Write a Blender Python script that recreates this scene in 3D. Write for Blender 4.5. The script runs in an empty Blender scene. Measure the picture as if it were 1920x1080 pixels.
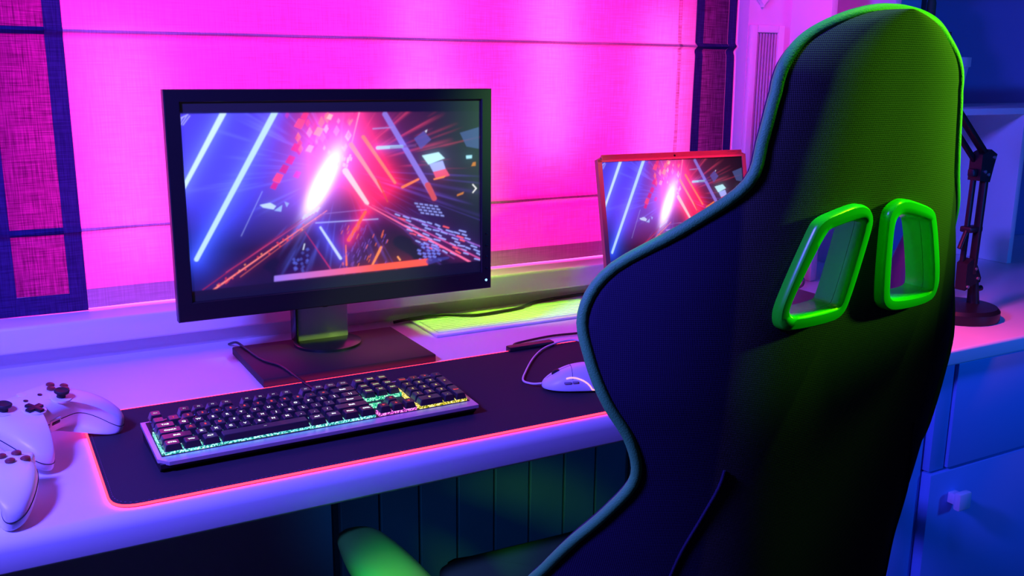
import bpy, bmesh, math, random
import numpy as np
from mathutils import Vector, Matrix
random.seed(7)
S = bpy.context.scene
COL = S.collection
R = math.radians

# ------------------------------------------------------------------ camera, world, lights, exposure
CAM = Vector((0, 0, 1.25))
FPX = 1799.0
yaw, pitch, roll = R(29.25), R(12.87), R(0.49)
fv = Vector((math.sin(yaw)*math.cos(pitch), math.cos(yaw)*math.cos(pitch), -math.sin(pitch)))
rv = Vector((math.cos(yaw), -math.sin(yaw), 0)); uv_ = rv.cross(fv)
c_, s_ = math.cos(roll), math.sin(roll)
rv, uv_ = c_*rv + s_*uv_, -s_*rv + c_*uv_
cd = bpy.data.cameras.new('camera'); cam = bpy.data.objects.new('camera', cd); COL.objects.link(cam)
cd.sensor_width = 36.0; cd.lens = FPX/1920*36.0; cd.clip_start = 0.02
cam.matrix_world = Matrix(((rv.x, uv_.x, -fv.x, CAM.x), (rv.y, uv_.y, -fv.y, CAM.y), (rv.z, uv_.z, -fv.z, CAM.z), (0, 0, 0, 1)))
S.camera = cam
cd.dof.use_dof = False

S.view_settings.view_transform = 'Standard'; S.view_settings.look = 'None'
S.view_settings.exposure = 0.0; S.view_settings.gamma = 1.0
S.view_settings.use_curve_mapping = False
w = bpy.data.worlds.new('world'); S.world = w; w.use_nodes = True
w.node_tree.nodes['Background'].inputs[0].default_value = (0.02, 0.02, 0.07, 1)
w.node_tree.nodes['Background'].inputs[1].default_value = 0.25

def light(name, kind, loc, aim, energy, color, size=0.2, size_y=None, spot=None, blend=0.5):
    l = bpy.data.lights.new(name, kind); o = bpy.data.objects.new(name, l); COL.objects.link(o)
    o.location = loc
    o.rotation_euler = (Vector(aim) - Vector(loc)).to_track_quat('-Z', 'Y').to_euler()
    l.energy = energy; l.color = color
    if kind == 'AREA':
        l.size = size
        if size_y: l.shape = 'RECTANGLE'; l.size_y = size_y
    else:
        l.shadow_soft_size = size
    if kind == 'SPOT':
        l.spot_size = R(spot); l.spot_blend = blend
    return o

light('violet_lamp', 'AREA', (-0.50, 0.76, 1.70), (0.55, 1.5, 0.80), 54, (0.10, 0.07, 1.0), 0.20)
light('violet_sill_lamp', 'SPOT', (-0.30, 0.90, 1.15), (0.18, 1.73, 0.80), 5, (0.20, 0.10, 1.0), 0.10, spot=34, blend=0.9)  # extra spot added to brighten the sill; no such lamp known
light('green_chair_lamp', 'SPOT', (2.00, 0.26, 1.42), (0.86, 0.60, 1.22), 125, (0.20, 1.0, 0.02), 0.04, spot=24, blend=1.0)
light('green_top_lamp', 'SPOT', (1.27, 0.42, 2.30), (0.80, 0.60, 1.32), 75, (0.28, 1.0, 0.0), 0.04, spot=21, blend=1.0)
light('green_desk_lamp', 'SPOT', (0.76, 1.70, 0.97), (1.0, 1.72, 0.75), 2.5, (0.40, 1.0, 0.0), 0.02, spot=56, blend=0.6)  # green spot added behind the monitor to tint sill and apron
gl = light('green_vent_lamp', 'AREA', (0.945, 1.672, 1.58), (0.945, 1.672, 0.75), 0.22, (0.30, 1.0, 0.0), 0.42, 0.10)  # added overhead light, narrowed to cover only the vent
gl.data.spread = R(4); gl.rotation_euler = (0, 0, 0)
light('green_stand_lamp', 'SPOT', (1.60, 0.20, 1.90), (0.52, 1.60, 0.79), 110, (0.55, 1.0, 0.12), 0.04, spot=7, blend=0.9)
light('green_screen_lamp', 'SPOT', (1.60, 0.20, 1.90), (0.88, 1.60, 1.12), 260, (0.30, 1.0, 0.05), 0.06, spot=12, blend=1.0)
light('green_arm_lamp', 'SPOT', (0.16, 0.72, 0.80), (0.41, 1.0, 0.630), 27, (0.14, 1.0, 0.0), 0.03, spot=20, blend=1.0)  # unseen spot added to turn the armrest green
light('blue_lamp', 'SPOT', (1.20, 0.68, 1.90), (2.05, 1.45, 0.85), 13, (0.0, 0.09, 1.0), 0.08, spot=80, blend=0.5)
light('blue_drawer_lamp', 'SPOT', (2.10, 0.15, 0.95), (2.10, 1.3, 0.82), 24, (0.0, 0.14, 1.0), 0.08, spot=98, blend=0.5)
light('blue_low_lamp', 'SPOT', (0.05, 0.72, 0.34), (0.85, 1.55, 0.42), 11, (0.0, 0.22, 1.0), 0.1, spot=44, blend=0.9)  # blue fill put in for the planks, without a known source
light('red_lamp', 'SPOT', (1.42, 1.14, 1.14), (1.68, 1.12, 0.75), 14, (1.0, 0.05, 0.08), 0.03, spot=70, blend=0.8)
light('red_laptop_lamp', 'SPOT', (1.36, 1.10, 0.98), (1.26, 1.5, 1.04), 24, (1.0, 0.012, 0.003), 0.03, spot=50, blend=0.6)
light('magenta_lamp', 'AREA', (0.75, 1.866, 1.35), (0.75, 0, 1.30), 16, (1.0, 0.0, 0.45), 1.45, 1.0)
for bx_, bz_, be_ in ((0.24, 1.10, 0.5), (1.10, 1.26, 0.7), (1.40, 1.18, 0.6), (0.80, 1.34, 0.5)):
    light('pink_tube', 'AREA', (bx_, 1.862, bz_), (bx_, 0, bz_), be_*.6, (1.0, 0.20, 0.75), 0.10, 0.40)  # unseen strips added behind the blind to make its pale patches
light('magenta_wall_lamp', 'SPOT', (1.15, 0.85, 1.95), (1.72, 1.77, 1.33), 48, (1.0, 0.0, 0.40), 0.05, spot=30, blend=0.7)  # spot added to turn the right wall magenta
light('pink_desk_lamp', 'AREA', (0.75, 1.2, 2.1), (0.75, 1.5, 0.8), 0.35, (1.0, 0.2, 0.3), 0.3)  # weak overhead fill added to shift the desk towards pink

# ------------------------------------------------------------------ materials
def mat(name, col, rough=0.5, metal=0.0, emit=None, estr=0.0, spec=0.5, bump=None, noise=None, coat=0.0):
    m = bpy.data.materials.new(name); m.use_nodes = True
    nt = m.node_tree; b = nt.nodes['Principled BSDF']
    b.inputs['Base Color'].default_value = (*col, 1); b.inputs['Roughness'].default_value = rough
    b.inputs['Metallic'].default_value = metal; b.inputs['Specular IOR Level'].default_value = spec
    b.inputs['Coat Weight'].default_value = coat
    if emit:
        b.inputs['Emission Color'].default_value = (*emit, 1); b.inputs['Emission Strength'].default_value = estr
    tc = nt.nodes.new('ShaderNodeTexCoord')
    if noise:
        sc, amt = noise
        n = nt.nodes.new('ShaderNodeTexNoise'); n.inputs['Scale'].default_value = sc; n.inputs['Detail'].default_value = 4
        nt.links.new(tc.outputs['Object'], n.inputs['Vector'])
        mx = nt.nodes.new('ShaderNodeMixRGB'); mx.blend_type = 'MULTIPLY'; mx.inputs[0].default_value = amt
        mx.inputs[1].default_value = (*col, 1); nt.links.new(n.outputs['Fac'], mx.inputs[2])
        nt.links.new(mx.outputs[0], b.inputs['Base Color'])
    if bump:
        sc, st, kind = bump
        if kind == 'noise':
            n = nt.nodes.new('ShaderNodeTexNoise'); n.inputs['Scale'].default_value = sc; out = n.outputs['Fac']
        else:
            n = nt.nodes.new('ShaderNodeTexVoronoi'); n.inputs['Scale'].default_value = sc; out = n.outputs['Distance']
            n.inputs['Randomness'].default_value = 0.15
        nt.links.new(tc.outputs['Object'], n.inputs['Vector'])
        bp = nt.nodes.new('ShaderNodeBump'); bp.inputs['Strength'].default_value = st; bp.inputs['Distance'].default_value = 0.002
        nt.links.new(out, bp.inputs['Height']); nt.links.new(bp.outputs[0], b.inputs['Normal'])
    return m

def fabric_mat(name, dcol, tcol, tfac, scale, contrast):
    """woven cloth that lets light through: diffuse + translucent, thread pattern in two directions"""
    m = bpy.data.materials.new(name); m.use_nodes = True
    nt = m.node_tree; nt.nodes.clear()
    out = nt.nodes.new('ShaderNodeOutputMaterial')
    d = nt.nodes.new('ShaderNodeBsdfDiffuse'); d.inputs[0].default_value = (*dcol, 1)
    t = nt.nodes.new('ShaderNodeBsdfTranslucent')
    tc = nt.nodes.new('ShaderNodeTexCoord')
    val = None
    for sc in ((scale, 1, scale*0.04), (scale*0.04, 1, scale)):
        mp = nt.nodes.new('ShaderNodeMapping'); mp.inputs['Scale'].default_value = sc
        n = nt.nodes.new('ShaderNodeTexNoise'); n.inputs['Scale'].default_value = 1.0; n.inputs['Detail'].default_value = 2
        nt.links.new(tc.outputs['Object'], mp.inputs[0]); nt.links.new(mp.outputs[0], n.inputs['Vector'])
        if val is None: val = n.outputs['Fac']
        else:
            a = nt.nodes.new('ShaderNodeMath'); a.operation = 'MULTIPLY'
            nt.links.new(val, a.inputs[0]); nt.links.new(n.outputs['Fac'], a.inputs[1]); val = a.outputs[0]
    mr = nt.nodes.new('ShaderNodeMapRange')
    mr.inputs['From Min'].default_value = 0.12; mr.inputs['From Max'].default_value = 0.38
    mr.inputs['To Min'].default_value = 1.0 - contrast; mr.inputs['To Max'].default_value = 1.0
    nt.links.new(val, mr.inputs['Value'])
    mx = nt.nodes.new('ShaderNodeMixRGB'); mx.blend_type = 'MULTIPLY'; mx.inputs[0].default_value = 1.0
    mx.inputs[1].default_value = (*tcol, 1); nt.links.new(mr.outputs[0], mx.inputs[2])
    nt.links.new(mx.outputs[0], t.inputs[0])
    m2 = nt.nodes.new('ShaderNodeMixRGB'); m2.blend_type = 'MULTIPLY'; m2.inputs[0].default_value = .8
    m2.inputs[1].default_value = (*dcol, 1); nt.links.new(mr.outputs[0], m2.inputs[2]); nt.links.new(m2.outputs[0], d.inputs[0])
    ms = nt.nodes.new('ShaderNodeMixShader'); ms.inputs[0].default_value = tfac
    nt.links.new(d.outputs[0], ms.inputs[1]); nt.links.new(t.outputs[0], ms.inputs[2])
    nt.links.new(ms.outputs[0], out.inputs[0])
    return m

def glow(name, col, st):
    m = bpy.data.materials.new(name); m.use_nodes = True
    nt = m.node_tree; nt.nodes.clear()
    o = nt.nodes.new('ShaderNodeOutputMaterial'); e = nt.nodes.new('ShaderNodeEmission')
    e.inputs[0].default_value = (*col, 1); e.inputs[1].default_value = st
    nt.links.new(e.outputs[0], o.inputs[0]); return m

def glow_pattern(name, col, st, scale):
    m = glow(name, col, st); nt = m.node_tree
    e = [n for n in nt.nodes if n.type == 'EMISSION'][0]
    tc = nt.nodes.new('ShaderNodeTexCoord'); n = nt.nodes.new('ShaderNodeTexNoise')
    n.inputs['Scale'].default_value = scale; n.inputs['Detail'].default_value = 3
    nt.links.new(tc.outputs['Object'], n.inputs['Vector'])
    cr = nt.nodes.new('ShaderNodeValToRGB')
    cr.color_ramp.elements[0].position = 0.40; cr.color_ramp.elements[0].color = (col[0]*.10, col[1]*.22, col[2]*.25, 1)
    cr.color_ramp.elements[1].position = 0.62; cr.color_ramp.elements[1].color = (min(1, col[0]+.55), min(1, col[1]+.45), min(1, col[2]+.45), 1)
    k = cr.color_ramp.elements.new(0.5); k.color = (*col, 1)
    nt.links.new(n.outputs['Fac'], cr.inputs[0]); nt.links.new(cr.outputs[0], e.inputs[0])
    return m

M = {}
M['white_laminate'] = mat('white_laminate', (0.78, 0.78, 0.80), 0.32, bump=(60, 0.02, 'noise'))
M['white_paint'] = mat('white_paint', (0.80, 0.80, 0.80), 0.6)
M['wall_paint'] = mat('wall_paint', (0.72, 0.70, 0.74), 0.8, bump=(90, 0.05, 'noise'))
M['dark_floor'] = mat('dark_floor', (0.05, 0.045, 0.04), 0.5, noise=(6, 0.6))
M['grey_panel'] = mat('grey_panel', (0.11, 0.115, 0.12), 0.6, noise=(9, 0.3))
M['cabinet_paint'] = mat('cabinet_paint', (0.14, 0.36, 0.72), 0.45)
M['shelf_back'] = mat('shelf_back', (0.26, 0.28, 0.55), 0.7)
M['blind_cloth'] = fabric_mat('blind_cloth', (0.55, 0.50, 0.55), (0.90, 0.72, 0.80), 0.55, 420, 0.30)
M['blind_hem'] = fabric_mat('blind_hem', (0.60, 0.55, 0.60), (0.35, 0.28, 0.32), 0.35, 420, 0.3)
M['blind_fold'] = fabric_mat('blind_fold', (0.60, 0.50, 0.62), (0.62, 0.45, 0.55), 0.45, 420, 0.3)
M['band_cloth'] = fabric_mat('band_cloth', (0.03, 0.03, 0.14), (0.42, 0.20, 0.48), 0.55, 500, 0.75)
M['band_hem'] = fabric_mat('band_hem', (0.035, 0.04, 0.17), (0.03, 0.02, 0.10), 0.30, 500, 0.6)
M['seam_tape'] = fabric_mat('seam_tape', (0.5, 0.45, 0.5), (1.0, 0.95, 1.0), 0.95, 300, 0.6)  # brighter translucency stands in for light leaking through seam pinholes
M['black_plastic'] = mat('black_plastic', (0.012, 0.012, 0.014), 0.38)
M['black_matte'] = mat('black_matte', (0.016, 0.015, 0.016), 0.6)
M['black_gloss'] = mat('black_gloss', (0.01, 0.01, 0.012), 0.22)
M['silver'] = mat('silver', (0.62, 0.62, 0.64), 0.42, 0.55)
M['silver_pole'] = mat('silver_pole', (0.55, 0.55, 0.56), 0.4, 0.25)
M['steel'] = mat('steel', (0.7, 0.7, 0.72), 0.3, 0.9)
M['white_plastic'] = mat('white_plastic', (0.80, 0.80, 0.82), 0.38)
M['pad_cloth'] = mat('pad_cloth', (0.020, 0.016, 0.024), 0.85, bump=(1400, 0.3, 'noise'))
M['pad_rope'] = glow('pad_rope', (1.0, 0.018, 0.045), 7.5)
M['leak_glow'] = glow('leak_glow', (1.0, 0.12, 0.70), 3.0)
M['mouse_glow'] = glow('mouse_glow', (1.0, 0.42, 0.62), 1.3)
M['white_cable'] = mat('white_cable', (0.85, 0.72, 0.75), 0.5)
M['keycap'] = mat('keycap', (0.022, 0.020, 0.024), 0.36, spec=1.0, coat=0.4)
M['legend_white'] = glow('legend_white', (0.80, 0.88, 1.0), 1.7)
M['legend_dim'] = glow('legend_dim', (0.62, 0.60, 0.85), 0.8)
M['legend_red'] = glow('legend_red', (1.0, 0.07, 0.10), 1.1)
M['legend_yellow'] = glow('legend_yellow', (0.85, 0.75, 0.25), 1.0)
M['legend_green'] = glow('legend_green', (0.75, 1.0, 0.55), 0.9)
M['led_cyan'] = glow_pattern('led_cyan', (0.10, 0.72, 0.70), 1.27, 420)
M['led_green'] = glow_pattern('led_green', (0.03, 0.75, 0.38), 1.12, 420)
M['led_yellow'] = glow_pattern('led_yellow', (0.85, 0.62, 0.03), 1.20, 420)
M['led_magenta'] = glow_pattern('led_magenta', (0.90, 0.08, 0.70), 1.27, 420)
M['led_blue'] = glow_pattern('led_blue', (0.10, 0.45, 0.80), 1.05, 420)
def mesh_cloth(name, col, pitch):
    m = mat(name, col, 0.85, spec=0.2); nt = m.node_tree; b = nt.nodes['Principled BSDF']
    tc = nt.nodes.new('ShaderNodeTexCoord'); sp = nt.nodes.new('ShaderNodeSeparateXYZ'); nt.links.new(tc.outputs['Object'], sp.inputs[0])
    def wave(expr):
        k = nt.nodes.new('ShaderNodeMath'); k.operation = 'MULTIPLY_ADD'; k.inputs[1].default_value = 1.0
        nt.links.new(sp.outputs['X'], k.inputs[0])
        z = nt.nodes.new('ShaderNodeMath'); z.operation = 'MULTIPLY'; z.inputs[1].default_value = expr; nt.links.new(sp.outputs['Z'], z.inputs[0])
        nt.links.new(z.outputs[0], k.inputs[2])
        f = nt.nodes.new('ShaderNodeMath'); f.operation = 'MULTIPLY'; f.inputs[1].default_value = 2*math.pi/pitch; nt.links.new(k.outputs[0], f.inputs[0])
        s_ = nt.nodes.new('ShaderNodeMath'); s_.operation = 'SINE'; nt.links.new(f.outputs[0], s_.inputs[0]); return s_
    p = nt.nodes.new('ShaderNodeMath'); p.operation = 'MULTIPLY'
    nt.links.new(wave(.75).outputs[0], p.inputs[0]); nt.links.new(wave(-.75).outputs[0], p.inputs[1])
    mr = nt.nodes.new('ShaderNodeMapRange'); mr.inputs['From Min'].default_value = -.8; mr.inputs['From Max'].default_value = .3
    nt.links.new(p.outputs[0], mr.inputs['Value'])
    mx = nt.nodes.new('ShaderNodeMixRGB'); mx.inputs[1].default_value = (*[c*.25 for c in col], 1); mx.inputs[2].default_value = (*col, 1)
    nt.links.new(mr.outputs[0], mx.inputs[0])
    ab = nt.nodes.new('ShaderNodeMath'); ab.operation = 'ABSOLUTE'; nt.links.new(sp.outputs['X'], ab.inputs[0])
    wm = nt.nodes.new('ShaderNodeMapRange'); wm.inputs['From Min'].default_value = .146; wm.inputs['From Max'].default_value = .152
    nt.links.new(ab.outputs[0], wm.inputs['Value'])
    m2 = nt.nodes.new('ShaderNodeMixRGB'); nt.links.new(wm.outputs[0], m2.inputs[0]); nt.links.new(mx.outputs[0], m2.inputs[1]); m2.inputs[2].default_value = (.016, .014, .042, 1)  # side wings darkened to navy: their shade is put into the colour
    nt.links.new(m2.outputs[0], b.inputs['Base Color'])
    bp = nt.nodes.new('ShaderNodeBump'); bp.inputs['Strength'].default_value = .35; bp.inputs['Distance'].default_value = .0006
    nt.links.new(p.outputs[0], bp.inputs['Height']); nt.links.new(bp.outputs[0], b.inputs['Normal'])
    return m
M['chair_mesh'] = mesh_cloth('chair_mesh', (0.075, 0.075, 0.068), 0.0030)
M['chair_cloth'] = mat('chair_cloth', (0.018, 0.016, 0.05), 0.75, spec=0.25, bump=(900, 0.3, 'noise'))
M['chair_piping'] = mat('chair_piping', (0.06, 0.46, 0.09), 0.6, bump=(700, 0.3, 'noise'))
M['green_plastic'] = mat('green_plastic', (0.012, 0.80, 0.010), 0.26)
M['seat_cloth'] = mat('seat_cloth', (0.02, 0.10, 0.015), 0.9)
M['arm_pad'] = mat('arm_pad', (0.02, 0.19, 0.015), 0.42)
M['lamp_paint'] = mat('lamp_paint', (0.010, 0.010, 0.013), 0.42, spec=0.28)
M['cactus'] = mat('cactus', (0.03, 0.07, 0.03), 0.7, bump=(200, 0.4, 'noise'))
M['canvas'] = mat('canvas', (0.35, 0.62, 0.80), 0.7)
M['dark_wood'] = mat('dark_wood', (0.05, 0.045, 0.05), 0.5)
M['vase_glaze'] = mat('vase_glaze', (0.07, 0.025, 0.08), 0.4)
M['glass'] = mat('glass', (0.02, 0.02, 0.03), 0.05)
M['power_led'] = glow('power_led', (0.25, 0.50, 1.0), 2.0)
M['red_plastic'] = mat('red_plastic', (0.20, 0.03, 0.03), 0.35)
M['lid_plastic'] = mat('lid_plastic', (0.40, 0.11, 0.10), 0.45, spec=0.2)
M['bulb_glass'] = mat('bulb_glass', (0.5, 0.5, 0.5), 0.4)
M['acrylic'] = mat('acrylic', (0.75, 0.70, 0.85), 0.12, spec=0.8)

# ------------------------------------------------------------------ mesh helpers
def obj(name, bm, m, parent=None, smooth=True, angle=40):
    me = bpy.data.meshes.new(name)
    bmesh.ops.recalc_face_normals(bm, faces=bm.faces[:])
    bm.to_mesh(me); bm.free()
    o = bpy.data.objects.new(name, me); COL.objects.link(o)
    for mm in (m if isinstance(m, (list, tuple)) else [m]): me.materials.append(mm)
    if smooth:
        me.polygons.foreach_set('use_smooth', [True]*len(me.polygons))
        try: me.set_sharp_from_angle(angle=R(angle))
        except Exception: pass
    if parent: o.parent = parent
    return o

def thing(name, label, cat, loc=(0, 0, 0), rz=0.0, group=None):
    o = bpy.data.objects.new(name, None); COL.objects.link(o); o.empty_display_size = 0.05
    o.location = loc; o.rotation_euler = (0, 0, rz); o['label'] = label; o['category'] = cat
    if group: o['group'] = group
    return o

def tag(o, label, cat, group=None):
    o['label'] = label; o['category'] = cat
    if group: o['group'] = group
    return o

def struct(o):
    o['kind'] = 'structure'; return o

def box(bm, x0, x1, y0, y1, z0, z1, bev=0.0, seg=2, mtx=None):
    g = bmesh.ops.create_cube(bm, size=1.0)
    vs = g['verts']
    for v in vs:
        v.co = Vector((x0 + (v.co.x+.5)*(x1-x0), y0 + (v.co.y+.5)*(y1-y0), z0 + (v.co.z+.5)*(z1-z0)))
    if bev > 0:
        es = list({e for v in vs for e in v.link_edges})
        r = bmesh.ops.bevel(bm, geom=es, offset=bev, segments=seg, affect='EDGES', profile=0.5)
        vs = list({v for f in r['faces'] for v in f.verts} | {v for v in vs if v.is_valid})
    if mtx is not None:
        for v in vs: v.co = mtx @ v.co
    return vs

def bx(*a, **k):
    bm = bmesh.new(); box(bm, *a, **k); return bm

def tube(bm, pts, r, n=10, closed=False, caps=True):
    pts = [Vector(p) for p in pts]; rings = []; N = len(pts)
    rr = r if isinstance(r, (list, tuple)) else [r]*N
    prev = None
    for i, p in enumerate(pts):
        if closed: t = pts[(i+1) % N] - pts[i-1]
        else: t = pts[min(i+1, N-1)] - pts[max(i-1, 0)]
        t.normalize()
        if prev is None:
            a = Vector((0, 0, 1)) if abs(t.z) < .9 else Vector((1, 0, 0))
            u = t.cross(a).normalized()
        else:
            u = (prev - t*prev.dot(t)).normalized()
        prev = u; v = t.cross(u)
        rings.append([bm.verts.new(p + rr[i]*(math.cos(2*math.pi*k/n)*u + math.sin(2*math.pi*k/n)*v)) for k in range(n)])
    for i in range(N if closed else N-1):
        a, b = rings[i], rings[(i+1) % N]
        for k in range(n): bm.faces.new((a[k], a[(k+1) % n], b[(k+1) % n], b[k]))
    if not closed and caps:
        bm.faces.new(rings[0]); bm.faces.new(rings[-1])

def tb(pts, r, **k):
    bm = bmesh.new(); tube(bm, pts, r, **k); return bm

def smooth_path(pts, n=8, closed=False):
    P = [Vector(p) for p in pts]; out = []; N = len(P)
    for i in range(N if closed else N-1):
        p0 = P[(i-1) % N] if closed or i > 0 else P[0]; p1 = P[i]; p2 = P[(i+1) % N]
        p3 = P[(i+2) % N] if closed or i+2 < N else P[-1]
        for k in range(n):
            t = k/n
            out.append(0.5*((2*p1) + (p2-p0)*t + (2*p0-5*p1+4*p2-p3)*t*t + (3*p1-p0-3*p2+p3)*t**3))
    if not closed: out.append(P[-1])
    return out

def lathe(bm, prof, c=(0, 0, 0), n=32):
    rings = []
    for r, z in prof:
        rings.append([bm.verts.new((c[0]+r*math.cos(2*math.pi*k/n), c[1]+r*math.sin(2*math.pi*k/n), c[2]+z)) for k in range(n)])
    for a, b in zip(rings, rings[1:]):
        for k in range(n): bm.faces.new((a[k], a[(k+1) % n], b[(k+1) % n], b[k]))
    bm.faces.new(rings[0]); bm.faces.new(rings[-1])

def lt(prof, c=(0, 0, 0), n=32):
    bm = bmesh.new(); lathe(bm, prof, c, n); return bm

def prism(bm, poly, fn0, fn1):
    """poly of 2D points mapped by two functions to 3D; sides + caps"""
    a = [bm.verts.new(fn0(p)) for p in poly]; b = [bm.verts.new(fn1(p)) for p in poly]
    n = len(poly)
    bm.faces.new(a); bm.faces.new(b)
    for i in range(n): bm.faces.new((a[i], a[(i+1) % n], b[(i+1) % n], b[i]))

def round_poly(poly, r, n=5):
    out = []; N = len(poly)
    for i in range(N):
        p = Vector(poly[i]); a = (Vector(poly[i-1])-p); b = (Vector(poly[(i+1) % N])-p)
        d = min(r, a.length*.45, b.length*.45)
        p0 = p + a.normalized()*d; p1 = p + b.normalized()*d
        for k in range(n+1):
            t = k/n; out.append(p0*(1-t)**2 + p*2*t*(1-t) + p1*t*t)
    return out

def puff(bm, outline, ztop, zbot, rings=10, exp=2.6, bend=None, center=(0, 0)):
    """solid with a closed star-shaped outline, domed above and below (superellipse section)"""
    c = Vector(center); n = len(outline); R_ = []
    prof = []
    for k in range(rings+1):
        a = math.pi/2*k/rings
        prof.append((math.cos(a)**(2/exp), math.sin(a)**(2/exp)))
    lay = [(t, ztop*h) for t, h in prof] ; layb = [(t, -zbot*h) for t, h in prof[1:]]
    def P(p, t, z):
        q = c + (Vector(p)-c)*t
        dz = bend(q.x, q.y) if bend else 0
        return (q.x, q.y, z+dz)
    def mk(L):
        return [[bm.verts.new(P(p, max(t, 0.0), z)) for p in outline] if t > 1e-3 else [bm.verts.new(P(c, 0, z))] for t, z in L]
    top = mk(lay); bot = [top[0]] + mk(layb)
    for L in (top, bot):
        for a, b in zip(L, L[1:]):
            for i in range(n):
                j = (i+1) % n
                if len(b) == 1: bm.faces.new((a[i], a[j], b[0]))
                else: bm.faces.new((a[i], a[j], b[j], b[i]))

# ------------------------------------------------------------------ setting
YW = 1.765      # wall face under and beside the window
bm = bmesh.new()
box(bm, -0.9, 1.752, YW, 1.98, 0.0, 0.782)
box(bm, 1.617, 1.752, YW, 1.98, 0.782, 2.4)
box(bm, -0.9, -0.03, YW, 1.98, 0.782, 2.4)
box(bm, -0.03, 1.617, YW, 1.98, 2.0, 2.4)
box(bm, 1.752, 3.2, 1.86, 1.98, 0.0, 2.4)
struct(obj('wall_back', bm, M['wall_paint'], smooth=False))
struct(obj('floor', bx(-1.5, 3.3, -1.6, 2.0, -0.05, 0.0), M['dark_floor'], smooth=False))
# window behind the blind
bm = bmesh.new()
for a in ((-.03, .03, .83, 2.0), (1.56, 1.617, .83, 2.0), (-.03, 1.617, .83, .88), (-.03, 1.617, 1.95, 2.0), (.60, .66, .83, 2.0)):
    box(bm, a[0], a[1], 1.90, 1.95, a[2], a[3])
wf = struct(obj('window_1', bm, M['white_paint'], smooth=False))
obj('window_pane', bx(-.02, 1.61, 1.92, 1.925, .84, 1.98), M['glass'], wf, smooth=False)
struct(obj('trim_1', bx(-0.25, 1.665, 1.728, 1.97, 0.782, 0.828, bev=0.006, seg=3), M['white_laminate']))   # window sill

# ------------------------------------------------------------------ worktops and what is below them
def worktop(x0, x1, y0, y1, z0, z1, r, label):
    prof = [(y1, z0), (y1, z1)]
    for k in range(7):
        a = math.pi/2*k/6; prof.append((y0 + r - r*math.sin(a), z1 - r + r*math.cos(a)))
    for k in range(4):
        a = math.pi/2*k/3; prof.append((y0 + .004 - .004*math.cos(a), z0 + .004 - .004*math.sin(a)))
    bm = bmesh.new(); prism(bm, prof, lambda p: (x0, p[0], p[1]), lambda p: (x1, p[0], p[1]))
    return tag(obj('worktop', bm, M['white_laminate'], angle=50), label, 'worktop')
worktop(-0.6, 1.262, 1.092, YW-.001, 0.708, 0.75, 0.016, 'long white worktop under the window carrying monitor, keyboard and mouse pad')
worktop(1.264, 2.95, 1.088, 1.858, 0.719, 0.75, 0.006, 'white worktop at the right carrying the black desk lamp, above the drawers')

# plank front below the worktop
t = thing('radiator_cover', 'dark panelling of upright planks under the left worktop, behind the chair seat', 'panelling', (0, 1.55, 0))
bm = bmesh.new()
px = [0.514, 0.592, 0.672, 0.752, 0.833, 0.913, 0.995, 1.073, 1.16]
for a, b in zip(px, px[1:]): box(bm, a+.002, b-.002, 0, .016, .06, .706, bev=.002, seg=1)
obj('planks', bm, M['grey_panel'], t)
obj('backing', bx(.508, 1.20, .018, .03, .05, .706), M['black_matte'], t, smooth=False)
obj('side_post', bx(1.162, 1.20, -.02, .017, .0, .706, bev=.002), M['grey_panel'], t)
obj('plinth', bx(.508, 1.16, 0, .017, .0, .055), M['grey_panel'], t, smooth=False)

# drawer cabinet on the right
t = thing('drawer_cabinet', 'blue-lit cabinet with drawer and square-knobbed door under the right worktop', 'cabinet', (1.47, 1.12, 0))
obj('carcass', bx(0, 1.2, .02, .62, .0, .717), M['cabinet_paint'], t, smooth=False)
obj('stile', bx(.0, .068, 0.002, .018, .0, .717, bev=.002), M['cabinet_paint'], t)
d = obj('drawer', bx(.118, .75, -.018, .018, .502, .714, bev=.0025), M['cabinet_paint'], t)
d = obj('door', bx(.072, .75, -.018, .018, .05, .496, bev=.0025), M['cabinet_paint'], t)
kb = bmesh.new()
box(kb, .128, .150, -.036, -.018, .429, .451, bev=.002); box(kb, .121, .157, -.051, -.036, .422, .458, bev=.004)
obj('knob', kb, M['acrylic'], d)
obj('filler_strip', bx(.072, .115, -.012, .018, .5, .714, bev=.002), M['cabinet_paint'], t)

# vent grille let into the worktop
t = thing('vent_grille', 'white ribbed vent grille along the back of the worktop, lit bright green', 'grille', (0.735, 1.60, 0.7505))
bm = bmesh.new()
for k in range(8): box(bm, .0105, .528, .0172+.0118*k, .0258+.0118*k, .0008, .0060, bev=.0018, seg=2)
obj('slats', bm, M['white_paint'], t)
bm = bmesh.new()
box(bm, 0, .53, 0.002, .016, 0, .0045, bev=.001); box(bm, 0, .53, .112, .150, 0, .0045, bev=.001); box(bm, 0, .010, .016, .112, 0, .0045, bev=.001)
obj('frame', bm, M['white_paint'], t)
obj('tray', bx(.010, .53, .016, .112, 0, .0007), M['grey_panel'], t, smooth=False)

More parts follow.
